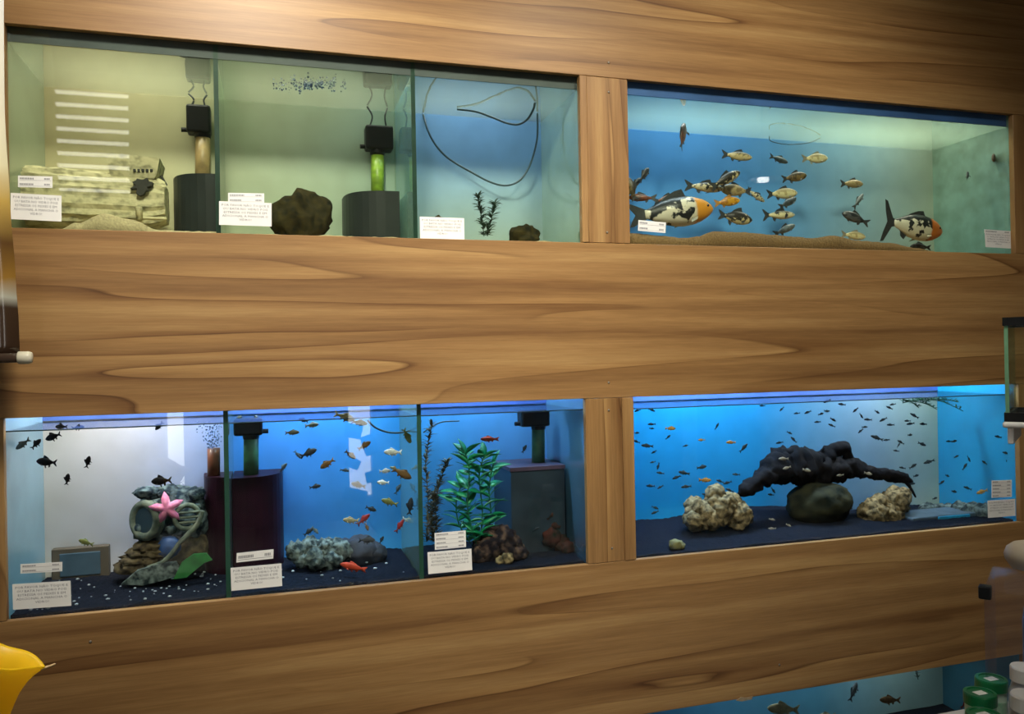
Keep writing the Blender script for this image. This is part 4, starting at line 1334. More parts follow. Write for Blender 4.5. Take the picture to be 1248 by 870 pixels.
def koi(px, py, ln, Y, pitch, left, kind, label, yaw=0.0, finm=None, h=0.28, w=0.17, tail_spread=0.13, curve=0.0, eyes=True, dorsal=0.075, pectm=None):
    M = place(px, py, ln, Y, pitch, yaw, left)
    e = bpy.data.objects.new('koi_fish', None)
    COL.objects.link(e)
    e.matrix_world = M
    tag(e, label, 'fish', 'fish in the koi tank')
    body, tl, ds, an, pv, pect, eye = fish_parts(h, w, 0.26, tail_spread, dorsal, curve)
    fm = finm or M_FIND
    obj('body', body.mesh('body', KM[kind], True), e, local=True)
    obj('tail_fin', tl.mesh('tail_fin', fm), e, local=True)
    obj('dorsal_fin', ds.mesh('dorsal_fin', fm), e, local=True)
    obj('anal_fin', an.mesh('anal_fin', fm), e, local=True)
    for s in (-1, 1):
        obj('pectoral_fin', pect(s).mesh('pectoral_fin', pectm or fm), e, local=True)
        if eyes:
            obj('eye', eye(s).mesh('eye', M_EYE, True), e, local=True)
    return e


koi(818, 259, 112, 0.13, R(6), False, 'bigleft', 'largest koi, white with black patches and an orange head, behind the price slip', 0.12, M_FIND, 0.34, 0.26, 0.12, 0.0, True, 0.075, M_FINL)
koi(1112, 276, 82, 0.16, R(-10), False, 'bigright', 'big koi with black spots, orange nose and tall black tail, over the sand', 0.05, M_FIND, 0.40, 0.25, 0.30, 0.0, True, 0.06, M_FINL)
koi(812, 243, 36, 0.27, R(12), False, 'rust', 'rust red koi behind the back of the largest koi', 0.2, M_FIND)
koi(783, 241, 36, 0.25, R(2), True, 'rust', 'slim reddish brown koi facing left above the price slip', 0.1, M_FIND, 0.26)
koi(769, 230, 30, 0.22, R(70), True, 'brown', 'brown koi half hidden by the left end of the koi tank', 0.3, M_FIND, 0.40)
koi(785, 213, 22, 0.24, R(52), False, 'dark', 'small dark koi tilted nose up near the left end', 0.3, M_FIND, 0.36)
koi(775, 224, 20, 0.25, R(48), False, 'dark', 'smaller dark koi just below the nose up one at the left end', 0.3, M_FIND, 0.34)
koi(832, 166, 24, 0.16, R(65), False, 'rust', 'lone small reddish koi near the surface at the upper left', 0.9, M_FIND, 0.42)
koi(898, 190, 41, 0.14, R(-4), False, 'silver', 'silver gold koi with a dark back, highest of the middle school', 0.1)
koi(858, 228, 52, 0.18, R(-3), False, 'mottled', 'long white and black koi with its tail leftmost of the school', 0.1, M_FIND, 0.24)
koi(884, 219, 46, 0.15, R(27), False, 'mottled2', 'brownish black koi rising nose up in the middle of the school', 0.15, M_FIND, 0.28)
koi(897, 232, 38, 0.19, R(5), True, 'tan', 'plump tan koi behind the rising koi', 0.1, M_FIND, 0.40)
koi(886, 246, 35, 0.11, R(8), False, 'gold', 'small orange gold koi under the school', 0.1, M_FINO, 0.33)
koi(896, 265, 46, 0.10, R(-8), False, 'mottled2', 'mottled black and cream koi, lowest of the middle school', 0.1, M_FIND, 0.36, dorsal=0.11)
koi(921, 238, 28, 0.13, R(-32), False, 'mottled', 'small cream and black koi diving to the right of the tan one', 0.1, M_FIND, 0.26)
koi(949, 194, 27, 0.28, R(-14), False, 'grey', 'dim grey koi left of the pale koi at the top', 0.2)
koi(993, 193, 36, 0.13, R(3), False, 'cream', 'pale cream koi, rightmost of the upper row', 0.1, M_FINL, 0.34)
koi(968, 216, 35, 0.16, R(10), False, 'brown', 'brown koi right of the middle, nose slightly up', 0.1, M_FIND, 0.34)
koi(953, 236, 42, 0.12, R(4), False, 'cream', 'cream koi with a dark tail in the right of the school', 0.1, M_FIND, 0.32)
koi(960, 247, 30, 0.26, R(25), False, 'grey', 'dim grey koi under the cream koi with the dark tail', 0.3, M_FIND, 0.30)
koi(949, 262, 44, 0.10, R(2), False, 'creamblack', 'cream koi with a black back and forked black tail', 0.1, M_FIND, 0.24, 0.17, 0.16, dorsal=0.10)
koi(956, 280, 34, 0.27, R(22), False, 'grey', 'grey slim koi low over the sand, nose up', 0.2, M_FIND, 0.26)
koi(1038, 224, 34, 0.24, R(2), False, 'tan', 'blurred brown koi alone right of the school', 0.2, M_FIND, 0.30)
koi(1046, 245, 24, 0.30, R(50), False, 'grey', 'small grey koi tilted steeply above the dark one', 0.2, M_FIND, 0.24)
koi(1043, 266, 36, 0.18, R(22), True, 'dark', 'dark grey koi facing left above the pale yellow one', 0.1, M_FIND, 0.34)
koi(1040, 287, 34, 0.09, R(-5), False, 'cream', 'pale yellow koi resting near the sand right of the middle', 0.1, M_FINL, 0.30)
koi(1211, 192, 16, 0.065, R(5), False, 'rust', 'small brown koi near the right end wall', 0.9, M_FIND, 0.42)
koi(1179, 214, 14, 0.12, R(30), False, 'grey', 'tiny dim koi close to the right end wall', 0.8, M_FIND, 0.40)
koi(1122, 301, 26, 0.20, R(4), True, 'dark', 'dark koi shape standing in for the shadow under the big spotted koi', 0.1, M_FIND, 0.36)  # dark body stands in for the big koi's shadow

# small fish: one mesh each, shared per kind
def small_fish_mesh(name, mat, h, w, tail_spread=0.15, dorsal=0.08):
    body, tl, ds, an, pv, pect, eye = fish_parts(h, w, 0.26, tail_spread, dorsal)
    mb = MB()
    for q in (body, tl, ds, an, pv, pect(1), pect(-1)):
        mb.add(q.v, q.f)
    return mb.mesh(name, mat, True)


def fcol(name, c, var=0.3):
    return pbr(name, c, 0.5, var, 6, spec=0.15)


SM = {
    'molly': small_fish_mesh('black_molly', fcol('fish_black', (0.005, 0.004, 0.005)), 0.40, 0.18, 0.17, 0.12),
    'dark': small_fish_mesh('small_fish', fcol('fish_dark', (0.020, 0.026, 0.034)), 0.36, 0.17, 0.15, 0.09),
    'grey': small_fish_mesh('small_fish', fcol('fish_grey', (0.11, 0.14, 0.15)), 0.32, 0.15),
    'tan': small_fish_mesh('small_fish', fcol('fish_tan', (0.30, 0.27, 0.16)), 0.34, 0.15),
    'brown': small_fish_mesh('small_fish', fcol('fish_brown', (0.13, 0.07, 0.025)), 0.36, 0.16),
    'silver': small_fish_mesh('small_fish', fcol('fish_silver', (0.46, 0.48, 0.45), 0.3), 0.36, 0.16),
    'red': small_fish_mesh('small_fish', fcol('fish_red', (0.22, 0.025, 0.03)), 0.30, 0.15),
    'orange': small_fish_mesh('small_fish', fcol('fish_orange', (0.42, 0.05, 0.025)), 0.27, 0.14, 0.11, 0.06),
    'olive': small_fish_mesh('small_fish', fcol('fish_olive', (0.14, 0.15, 0.05)), 0.34, 0.15),
    'tiny': small_fish_mesh('tiny_fish', fcol('fish_tiny', (0.022, 0.035, 0.045)), 0.27, 0.14, 0.12, 0.06),
    'tinygold': small_fish_mesh('tiny_fish', fcol('fish_tiny_gold', (0.42, 0.22, 0.06)), 0.30, 0.14, 0.12, 0.06),
    'tinysilver': small_fish_mesh('tiny_fish', fcol('fish_tiny_silver', (0.34, 0.30, 0.24)), 0.28, 0.14, 0.12, 0.06),
}


def sfish(kind, px, py, ln, Y, pitch, left, label, group, yaw=0.0, name='small_fish'):
    o = obj(name, SM[kind], None, None, label, 'fish', group)
    o.matrix_world = place(px, py, ln, Y, R(pitch), yaw, left)
    return o


G1 = 'black mollies in the helmet compartment'
for a in ((28, 541, 21, .07, -35, True, 'blurred grey molly at the left pane, sloping down to the right', 'grey'),
          (44, 541, 15, .19, 48, False, 'dark molly at the left pane, tilted nose up'),
          (65, 532, 20, .16, -20, True, 'black molly with raised dorsal fin below the surface'),
          (57, 563, 25, .12, 6, True, 'plump black molly leftmost in front of the white sheet'),
          (82, 584, 14, .20, 80, False, 'small upright black molly, lower of the two'),
          (107, 563, 15, .18, 75, False, 'small upright black molly, right of the plump one'),
          (75, 520, 15, .14, 2, True, 'black molly touching the surface, left one of the pair'),
          (95, 521, 14, .18, 4, False, 'black molly touching the surface, right one of the pair'),
          (194, 519, 13, .20, -45, True, 'tiny black molly hanging from the surface near the bubbles'),
          (197, 586, 25, .07, -4, True, 'black molly just above the pink starfish'),
          (105, 661, 19, .20, 18, True, 'olive tailed molly above the brown plaque', 'olive')):
    sfish(a[7] if len(a) > 7 else 'molly', a[0], a[1], a[2], a[3], a[4], a[5], a[6], G1, 0.15, 'molly_fish')

G2 = 'mixed small fish in the lower middle compartment'
mixed = [('dark', 370, 512, 12, 20, True), ('tan', 380, 518, 17, 5, False), ('tan', 356, 527, 17, 0, False), ('dark', 376, 552, 21, 22, False), ('grey', 363, 554, 13, -50, False),
         ('brown', 399, 565, 20, -32, True), ('grey', 345, 570, 14, 50, False), ('dark', 384, 593, 14, 8, False), ('brown', 427, 554, 16, -40, False), ('brown', 444, 543, 18, 30, False),
         ('tan', 420, 508, 26, -20, False), ('tan', 438, 515, 20, -12, False), ('silver', 479, 551, 22, 2, True), ('brown', 490, 577, 26, -30, False), ('olive', 496, 531, 20, -65, False),
         ('silver', 467, 588, 15, 3, True), ('silver', 469, 574, 14, 0, False), ('dark', 437, 591, 18, 15, True), ('olive', 475, 612, 21, 18, True), ('dark', 452, 620, 14, -25, False),
         ('tan', 428, 634, 20, 4, True), ('red', 443, 633, 20, 38, False), ('dark', 500, 617, 21, 82, False), ('silver', 497, 634, 15, -25, False), ('red', 487, 641, 18, 55, False),
         ('dark', 447, 658, 20, -5, False), ('dark', 465, 658, 10, 60, False), ('dark', 376, 648, 14, 35, False), ('grey', 384, 646, 12, -50, False), ('orange', 431, 691, 33, 14, True),
         ('grey', 485, 596, 14, 60, False), ('brown', 447, 642, 10, -70, False), ('orange', 512, 580, 9, 40, True), ('grey', 402, 657, 14, 0, True), ('grey', 420, 573, 12, -10, False), ('tan', 481, 571, 12, 20, True)]
ORD = ['first', 'second', 'third', 'fourth', 'fifth', 'sixth', 'seventh', 'eighth', 'ninth', 'tenth', 'eleventh', 'twelfth']
by = {}
for f in sorted(mixed, key=lambda f: f[1]):
    by.setdefault(f[0], []).append(f)
rf = random.Random(5)
for kind, fl in by.items():
    for k, f in enumerate(fl):
        Y = 0.10 if f[3] > 17 else rf.uniform(0.12, 0.28)
        nm = {'dark': 'blackish'}.get(kind, kind)
        lab = 'small %s fish, %s %s one from the left in the lower middle compartment' % (nm, ORD[k], nm)
        sfish(kind, f[1], f[2], f[3], Y, f[4], f[5], lab, G2, 0.15)
G3 = 'fish around the green plant'
sfish('orange', 597, 535, 23, .20, 2, True, 'orange red fish swimming right of the tall green plant top', G3)
sfish('dark', 639, 547, 11, .22, 60, False, 'small dark fish left of the grey box filter tube', G3)
sfish('dark', 653, 645, 9, .12, 30, False, 'tiny dark fish in front of the grey box filter', G3)

# tiny fish of the driftwood tank
G4 = 'tiny fish in the driftwood tank'
za = [(65, 152), (130, 150), (130, 235), (60, 255), (60, 295), (110, 315), (140, 343), (285, 315), (430, 225), (720, 300), (785, 287), (765, 255), (135, 390), (160, 408), (170, 440),
      (280, 440), (360, 413), (245, 460), (445, 478), (480, 485), (520, 447), (290, 503), (125, 500), (170, 505), (490, 520), (145, 600), (145, 622), (690, 520), (680, 540), (800, 165), (850, 160),
      (895, 205), (935, 155), (730, 145), (640, 130), (205, 275), (910, 168), (130, 215), (553, 325), (375, 540)]
zb_ = [(30, 185), (55, 222), (50, 248), (95, 155), (155, 180), (180, 205), (250, 188), (178, 272), (210, 222), (195, 255), (310, 245), (278, 222), (250, 303), (292, 312), (305, 170), (320, 155), (345, 335),
       (335, 360), (355, 322), (385, 228), (398, 240), (395, 290), (415, 205), (455, 242), (448, 330), (480, 408), (408, 428), (362, 435), (422, 470), (505, 570), (568, 318), (590, 318), (600, 385), (655, 395),
       (637, 430), (560, 470), (535, 500), (590, 540), (650, 525), (785, 298), (725, 412), (832, 402), (855, 415), (820, 370), (30, 140), (130, 615), (405, 505)]
tiny = [(760 + x / 3.784, 460 + y / 3.784) for x, y in za] + [(1000 + x / 3.625, 450 + y / 3.625) for x, y in zb_]
rt_ = random.Random(21)
big = {(110, 315): 14, (280, 440): 15, (360, 413): 15, (553, 325): 15, (290, 503): 13, (250, 303): 14, (448, 330): 13, (480, 408): 13, (408, 428): 12}
bigp = {(760 + x / 3.784, 460 + y / 3.784): v for (x, y), v in big.items() if (x, y) in za}
bigp.update({(1000 + x / 3.625, 450 + y / 3.625): v for (x, y), v in big.items() if (x, y) in zb_})
for p in tiny:
    sfish('tiny', p[0], p[1], bigp.get(p, rt_.uniform(7, 10.5)), rt_.uniform(0.055, max(0.06, min(0.22, 0.03 + 0.7 * 0.345 * (1238 - p[0]) / 95))), rt_.gauss(0, 24), rt_.random() < 0.5, ('tiny dark slender fish in the open blue water left of the driftwood' if p[0] < 905 else 'tiny dark slender fish around and above the black driftwood' if p[0] < 1040 else 'tiny dark slender fish before the pale end of the back sheet' if p[0] < 1146 else 'tiny dark slender fish before the blue right end pane'), G4, rt_.uniform(0, 0.5), 'tiny_fish')
for x, y, l, kind, lab in ((817, 522, 14, 'tinygold', 'tiny pale gold fish at the upper left of the driftwood tank'), (891, 539, 12, 'tinygold', 'tiny tan fish left of the driftwood top'), (859, 585, 17, 'tinygold', 'tiny golden fish just above the tan rock pile'),
                         (855, 536, 9, 'tinygold', 'faint yellowish tiny fish in the open blue water'), (1197, 599, 15, 'tinygold', 'tiny orange fish beside the right end notice'),
                         (955, 559, 13, 'tinysilver', 'tiny silvery fish before the driftwood, upper left one'), (959, 570, 11, 'tinysilver', 'tiny silvery fish before the driftwood, lower left one'),
                         (983, 573, 12, 'tinysilver', 'tiny silvery fish before the driftwood above the round stone'), (1058, 577, 12, 'tinysilver', 'tiny pinkish fish before the right driftwood limb'), (1024, 579, 9, 'tinysilver', 'tiny silvery fish at the driftwood fork'),
                         (941, 633, 9, 'tinysilver', 'tiny pale fish low over the gravel, upper one'), (941, 644, 10, 'tinysilver', 'tiny pale fish low over the gravel, lower one'), (961, 640, 8, 'tinysilver', 'tiny pale fish low beside the round stone')):
    sfish(kind, x, y, l, 0.075, rt_.gauss(-5, 10), rt_.random() < 0.5, lab, G4, 0.1, 'tiny_fish')

# bottom row fish
G5 = 'fish in the bottom row tank'
sfish('tan', 955, 864, 40, .12, 5, True, 'large tan fish at the lower edge of the bottom row tank', G5, 0.1)
sfish('tan', 1008, 872, 22, .15, 0, True, 'half hidden tan fish right of the large tan one', G5, 0.1)
sfish('brown', 1085, 853, 26, .15, 3, True, 'reddish brown fish in the bottom row tank', G5, 0.1)
sfish('grey', 1040, 843, 24, .20, 62, False, 'grey fish standing nose up in the bottom row tank', G5, 0.2)
sfish('red', 1176, 857, 16, .15, 40, False, 'small red fish behind the green lidded pots', G5, 0.2)
mb = MB()
q = P(907, 851, -0.001)
mb.prism([(q.x - 0.03, q.z - 0.002), (q.x - 0.01, q.z - 0.008), (q.x + 0.028, q.z - 0.006), (q.x + 0.03, q.z + 0.003), (q.x + 0.005, q.z + 0.002), (q.x - 0.012, q.z + 0.006)], -0.0025, -0.0005, 1)
mb.build('chipped_edge', pbr('chipboard', (0.34, 0.26, 0.16), 0.8, 0.2, 60), wall)

# ------------------------------------------------------------------ notices on the glass
def text_mesh(body):
    c = bpy.data.curves.new('lettering', 'FONT')
    c.body = body
    c.align_x = 'CENTER'
    c.size = 1.0
    c.space_line = 1.15
    c.resolution_u = 1
    o = bpy.data.objects.new('tmp_text', c)
    COL.objects.link(o)
    bpy.context.view_layer.update()
    me = bpy.data.meshes.new_from_object(o.evaluated_get(bpy.context.evaluated_depsgraph_get()))
    bpy.data.objects.remove(o)
    xs = [v.co.x for v in me.vertices]
    ys = [v.co.y for v in me.vertices]
    x0, x1, y0, y1 = min(xs), max(xs), min(ys), max(ys)
    for v in me.vertices:
        v.co = ((v.co.x - x0) / (x1 - x0), (v.co.y - y0) / (y1 - y0), 0.0)
    me.name = 'lettering'
    me.materials.clear()
    me.materials.append(M_INK)
    return me


TXT = text_mesh('POR FAVOR N\u00c3O TOQUE E\nOU BATA NO VIDRO POIS\nESTRESSA OS PEIXES E EM\nADICIONAL A MANCHA O\nVIDRO!')
YN = GY0 - 0.0012


def slip(name, corners, label, kind, rows=2, lift=0.0):
    """paper stuck to the glass; corners: bottom left, bottom right, top left in the photo"""
    yy = YN - lift
    o, a, c = (P(x, y, yy) for x, y in corners)
    u, v = a - o, c - o
    n = Vector((0, -1, 0))
    t = thing(name, o, label, 'notice', 'paper notices on the tank glass')
    th = 0.0005
    MB().rings([[o, o + u, o + u + v, o + v], [o + n * th, o + u + n * th, o + u + v + n * th, o + v + n * th]]).build('paper', M_PAPER, t)
    nn = n * (th + 0.0003)

    def quad(mb, f0, f1, g0, g1):
        e = [o + u * f0 + v * g0 + nn, o + u * f1 + v * g0 + nn, o + u * f1 + v * g1 + nn, o + u * f0 + v * g1 + nn]
        mb.add(e, [(0, 1, 2, 3)])
    if kind == 'text':
        me = TXT.copy()
        q = o + u * 0.05 + v * 0.20 + nn
        for vt in me.vertices:
            vt.co = q + u * (0.9 * vt.co.x) + v * (0.72 * vt.co.y)
        obj('lettering', me, t)
    else:
        rr_ = random.Random(int(corners[0][0]))
        mb = MB()
        for k in range(rows):
            g = 1 - (k + 0.62) / rows
            hgt = 0.30 / rows
            f = 0.05
            end = rr_.uniform(0.28, 0.46)
            while f < end:
                w_ = rr_.uniform(0.016, 0.03)
                quad(mb, f, f + w_, g, g + hgt)
                f += w_ + 0.012
            f = 0.76
            while f < 0.93:
                quad(mb, f, f + 0.022, g, g + hgt)
                f += 0.034
            quad(mb, 0.04, 0.96, g - 0.16 / rows, g - 0.12 / rows)
        mb.build('print', M_INK, t)
    return t


slip('glass_notice', ((13, 267), (75, 270), (13, 235)), 'white printed notice on the glass before the shipwreck', 'text')
slip('price_slip', ((22, 228), (64, 229), (22, 214)), 'small white price slip above the shipwreck notice', 'price', 2)
slip('glass_notice', ((267, 274), (331, 276), (267, 245)), 'white printed notice on the glass beside the upper dark rock', 'text')
slip('price_slip', ((278, 247), (322, 247.5), (278, 235)), 'small white price slip tucked over the dark rock notice', 'price', 2, -0.0003)
slip('glass_notice', ((512, 290.5), (566, 292), (511.5, 264)), 'white printed notice on the glass below the looped hose', 'text')
slip('price_slip', ((777.5, 281), (811, 284), (778, 268)), 'small white price slip in front of the largest koi', 'price', 2)
slip('glass_notice', ((1201, 301), (1233, 303), (1200, 282.5)), 'white printed notice at the right end of the koi tank', 'text')
slip('price_slip', ((1199.5, 284), (1232, 286), (1199.5, 279.5)), 'narrow white price slip above the koi tank notice', 'price', 1, -0.0003)
slip('glass_notice', ((16, 743), (87, 738), (15, 712)), 'cream printed notice on the glass before the dark gravel by the helmet', 'text')
slip('price_slip', ((25, 699), (76, 696), (25, 687.5)), 'small cream price slip above the notice by the plaque', 'price', 2)
slip('glass_notice', ((282, 720), (344, 714), (281, 692)), 'cream printed notice on the glass before the maroon filter', 'text')
slip('price_slip', ((288, 685.5), (333, 680.5), (288.5, 674)), 'small cream price slip above the maroon filter notice', 'price', 1)
slip('glass_notice', ((522, 699.5), (575.5, 694.5), (521, 673)), 'white printed notice on the glass before the tall green plant', 'text')
slip('price_slip', ((530, 670), (568, 666.5), (529.5, 649.5)), 'white four line price slip above the green plant notice', 'price', 4)
slip('glass_notice', ((1204, 631), (1237.5, 628.5), (1203.5, 610)), 'white printed notice at the right end of the driftwood tank', 'text')
slip('price_slip', ((1208.5, 606.5), (1233, 605.5), (1208.5, 585.5)), 'white five line price slip above the driftwood tank notice', 'price', 5)

# ------------------------------------------------------------------ hanging banner at the left
M_BAN = bpy.data.materials.new('banner_print_and_sheen')
N, L = nodes_of(M_BAN)
b = N['Principled BSDF']
b.inputs['Roughness'].default_value = 0.14
b.inputs['Specular IOR Level'].default_value = 0.7
tc = N.new('ShaderNodeTexCoord')
sx = N.new('ShaderNodeSeparateXYZ')
L.new(tc.outputs['Object'], sx.inputs[0])
nz = N.new('ShaderNodeTexNoise')
nz.inputs['Scale'].default_value = 5.0
L.new(tc.outputs['Object'], nz.inputs[0])
ma = N.new('ShaderNodeMath')
ma.operation = 'MULTIPLY_ADD'
ma.inputs[1].default_value = 0.15
L.new(nz.outputs[0], ma.inputs[0])
L.new(sx.outputs['Z'], ma.inputs[2])
mr = N.new('ShaderNodeMapRange')
mr.inputs['From Min'].default_value = 1.45
mr.inputs['From Max'].default_value = 2.45
L.new(ma.outputs[0], mr.inputs['Value'])
cr = N.new('ShaderNodeValToRGB')
e = cr.color_ramp.elements
for p_, c_ in ((0.10, (0.030, 0.016, 0.010)), (0.26, (0.05, 0.028, 0.015)), (0.29, (0.45, 0.44, 0.36)), (0.34, (0.30, 0.16, 0.03)), (0.42, (0.12, 0.06, 0.02)), (0.50, (0.60, 0.40, 0.10)), (0.58, (0.85, 0.78, 0.50)), (1.0, (0.90, 0.82, 0.50))):  # printed bands with a white highlight and sheen painted in
    el = e.new(p_)
    el.color = (*c_, 1)
e.remove(e[0])
L.new(mr.outputs[0], cr.inputs[0])
L.new(cr.outputs[0], b.inputs['Base Color'])
YBN = -0.20
zr = P(20, 436, YBN).z
bn = thing('hanging_banner', (-0.72, YBN, zr), 'glossy brown and gold banner hanging at the left edge', 'banner')
edge = [(0, 2.95), (0, 2.45)]
edge = [(P(-4, -60, YBN).x, P(-4, -60, YBN).z), (P(4, 0, YBN).x, P(4, 0, YBN).z), (P(7, 120, YBN).x, P(7, 120, YBN).z), (P(13, 250, YBN).x, P(13, 250, YBN).z), (P(18, 340, YBN).x, P(18, 340, YBN).z), (P(21.5, 400, YBN).x, P(21.5, 400, YBN).z), (P(23, 436, YBN).x, zr)]
ztop = 3.39
vs, fs = [], []
NX, NZ = 14, 60
for j in range(NZ + 1):
    z = zr + (ztop - zr) * j / NZ
    xr = interp([(p[1], p[0]) for p in reversed(edge)], z)
    for i in range(NX + 1):
        u = i / NX
        x = -1.10 + (xr + 1.10) * u
        y = YBN - 0.03 * math.sin(u * PI) * (0.4 + 0.6 * math.sin((z - zr) * 2.2)) + 0.010 * math.sin(z * 7 + u * 3)
        vs.append((x, y, z))
for j in range(NZ):
    for i in range(NX):
        a_ = j * (NX + 1) + i
        fs.append((a_, a_ + 1, a_ + NX + 2, a_ + NX + 1))
mb = MB()
mb.v, mb.f = vs, fs
sheet = mb.build('sheet', M_BAN, bn, True)
so = sheet.modifiers.new('thickness', 'SOLIDIFY')
so.thickness = 0.0012
rx = P(23, 436, YBN).x
MB().tube([(-1.12, YBN, zr), (rx, YBN, zr)], 0.011, 14).build('bottom_rod', pbr('rod_brown', (0.05, 0.03, 0.02), 0.3, 0.2, 20), bn, True)
rg = [[(rx - 0.002 + dx, YBN + rr_ * math.cos(2 * PI * k / 18), zr + rr_ * math.sin(2 * PI * k / 18)) for k in range(18)] for dx, rr_ in ((0, 0.0125), (0.002, 0.0145), (0.022, 0.0145), (0.028, 0.012), (0.030, 0.004))]
MB().rings(rg).build('end_cap', pbr('cap_cream', (0.66, 0.62, 0.48), 0.35, 0.05, 30), bn, True)

# ------------------------------------------------------------------ counters in front (they stand below the picture)
M_COUNTER = pbr('dark_counter', (0.10, 0.085, 0.07), 0.4, 0.1, 8)
ct = thing('shop_counter', (-0.4, -1.05, 0), 'low dark shop counter in front of the tank wall', 'counter')
MB().rbox((-1.9, -1.40, 0.05), (0.40, -0.72, 0.74), 0.004).build('body', M_COUNTER, ct)
MB().rbox((-1.92, -1.42, 0.74), (0.42, -0.70, 0.78), 0.005).build('worktop', M_COUNTER, ct)
MB().rbox((-1.86, -1.36, 0.0), (0.36, -0.76, 0.05), 0.004).build('plinth', M_BLACK, ct)
ct2 = thing('shop_counter', (1.8, -1.2, 0), 'low pale shop counter carrying the fish food pots', 'counter')
M_COUNTER2 = pbr('pale_counter', (0.42, 0.40, 0.37), 0.4, 0.06, 8)
MB().rbox((1.0, -1.55, 0.05), (2.6, -0.82, 0.655), 0.004).build('body', M_COUNTER2, ct2)
MB().rbox((0.98, -1.57, 0.655), (2.62, -0.80, 0.69), 0.005).build('worktop', M_COUNTER2, ct2)
MB().rbox((1.04, -1.50, 0.0), (2.56, -0.86, 0.05), 0.004).build('plinth', M_BLACK, ct2)

# yellow calla lily in a vase
vz = Vector((-0.46, -1.06, 0.78))
va = thing('flower_vase', vz, 'slender grey vase holding the yellow flower', 'vase')
MB().lathe([(0.045, 0), (0.05, 0.02), (0.042, 0.08), (0.028, 0.13), (0.032, 0.15), (0.028, 0.149), (0.022, 0.12)], vz, 24).build('vase_body', pbr('grey_ceramic', (0.20, 0.20, 0.22), 0.2, 0.1, 10), va, True)
YL = -1.03
tip = P(56, 815, YL)
fx = thing('calla_flower', (vz.x, vz.y, 0.90), 'yellow trumpet flower with a pointed tip at the lower left corner', 'flower')
cx0 = P(-34, 870, YL)
base = Vector((P(-20, 960, YL).x, YL, P(-20, 960, YL).z))
rim_c = Vector((P(-22, 780, YL).x, YL, P(-22, 780, YL).z))
vs, fs = [], []
NU, NV = 26, 96
reach = tip.x - rim_c.x
for i in range(NU + 1):
    u = i / NU
    for k in range(NV + 1):
        a = -PI + 2 * PI * k / NV
        lip = max(0.0, 1 - abs(a) / 1.15) ** 1.5
        r_ = 0.012 + 0.030 * u ** 1.25 + (0.010 * max(0, (u - 0.6) / 0.4) ** 2)
        r_ += (reach - 0.052) * lip * u ** 1.15
        z = base.z + (rim_c.z - base.z) * (u ** 0.85) - 0.026 * lip * u ** 3 - 0.012 * max(0, (u - 0.75) / 0.25) ** 2 * (1 - lip)
        z += 0.006 * math.sin(3 * a + 1) * u ** 3 * (1 - lip) - 0.020 * math.cos(a) * u ** 2
        c_ = base.lerp(rim_c, u)
        vs.append((c_.x + r_ * math.cos(a), YL + r_ * math.sin(a) * (0.85 - 0.15 * lip), z))
for i in range(NU):
    for k in range(NV):
        a_ = i * (NV + 1) + k
        fs.append((a_, a_ + 1, a_ + NV + 2, a_ + NV + 1))
mb = MB()
mb.v, mb.f = vs, fs
M_PETAL = pbr('yellow_petal', (0.80, 0.54, 0.010), 0.45, 0.12, 18, 0.1, stretch=(1, 1, 0.3))
_N, _L = M_PETAL.node_tree.nodes, M_PETAL.node_tree.links
_tr = _N.new('ShaderNodeBsdfTranslucent')
_tr.inputs[0].default_value = (0.95, 0.74, 0.08, 1)
_mx = _N.new('ShaderNodeMixShader')
_mx.inputs[0].default_value = 0.5
_L.new(_N['Principled BSDF'].outputs[0], _mx.inputs[1])
_L.new(_tr.outputs[0], _mx.inputs[2])
_L.new(_mx.outputs[0], _N['Material Output'].inputs[0])
pt_ = mb.build('petal', M_PETAL, fx, True)
so = pt_.modifiers.new('thickness', 'SOLIDIFY')
so.thickness = 0.0022
MB().tube(smooth_path([tip - Vector((0.006, 0, 0)), P(60, 812, YL), P(68, 809, YL)], 5), [0.0022] * 5 + [0.0016] * 5 + [0.0006], 6).build('tip_curl', pbr('petal_tip', (0.36, 0.24, 0.10), 0.5), fx, True)
MB().tube(smooth_path([base, base + Vector((-0.01, 0, -0.04)), (vz.x, vz.y, 0.86), (vz.x, vz.y, 0.80)], 8), 0.007, 10).build('stem', pbr('flower_stem', (0.05, 0.16, 0.03), 0.5, 0.2, 20), fx, True)
MB().tube([base + Vector((0, 0, 0.01)), rim_c + Vector((0, 0, -0.03))], 0.007, 10).build('spadix', pbr('spadix_yellow', (0.6, 0.32, 0.02), 0.7, 0.2, 200, 0.6), fx, True)

# ------------------------------------------------------------------ goods on the right
CT = 0.69
M_GLID = pbr('green_lid', (0.006, 0.16, 0.05), 0.3, 0.1, 30)
M_POT = pbr('pot_white_green', (0.45, 0.60, 0.48), 0.4, 0.1, 20)
M_WCAP = pbr('white_cap', (0.72, 0.72, 0.70), 0.35, 0.04, 30)


def at_depth(px, py, depth):
    d = _fw + _rt * ((px - W_PX / 2) / F_PX) + _up * ((H_PX / 2 - py) / F_PX)
    return CAM + d * depth


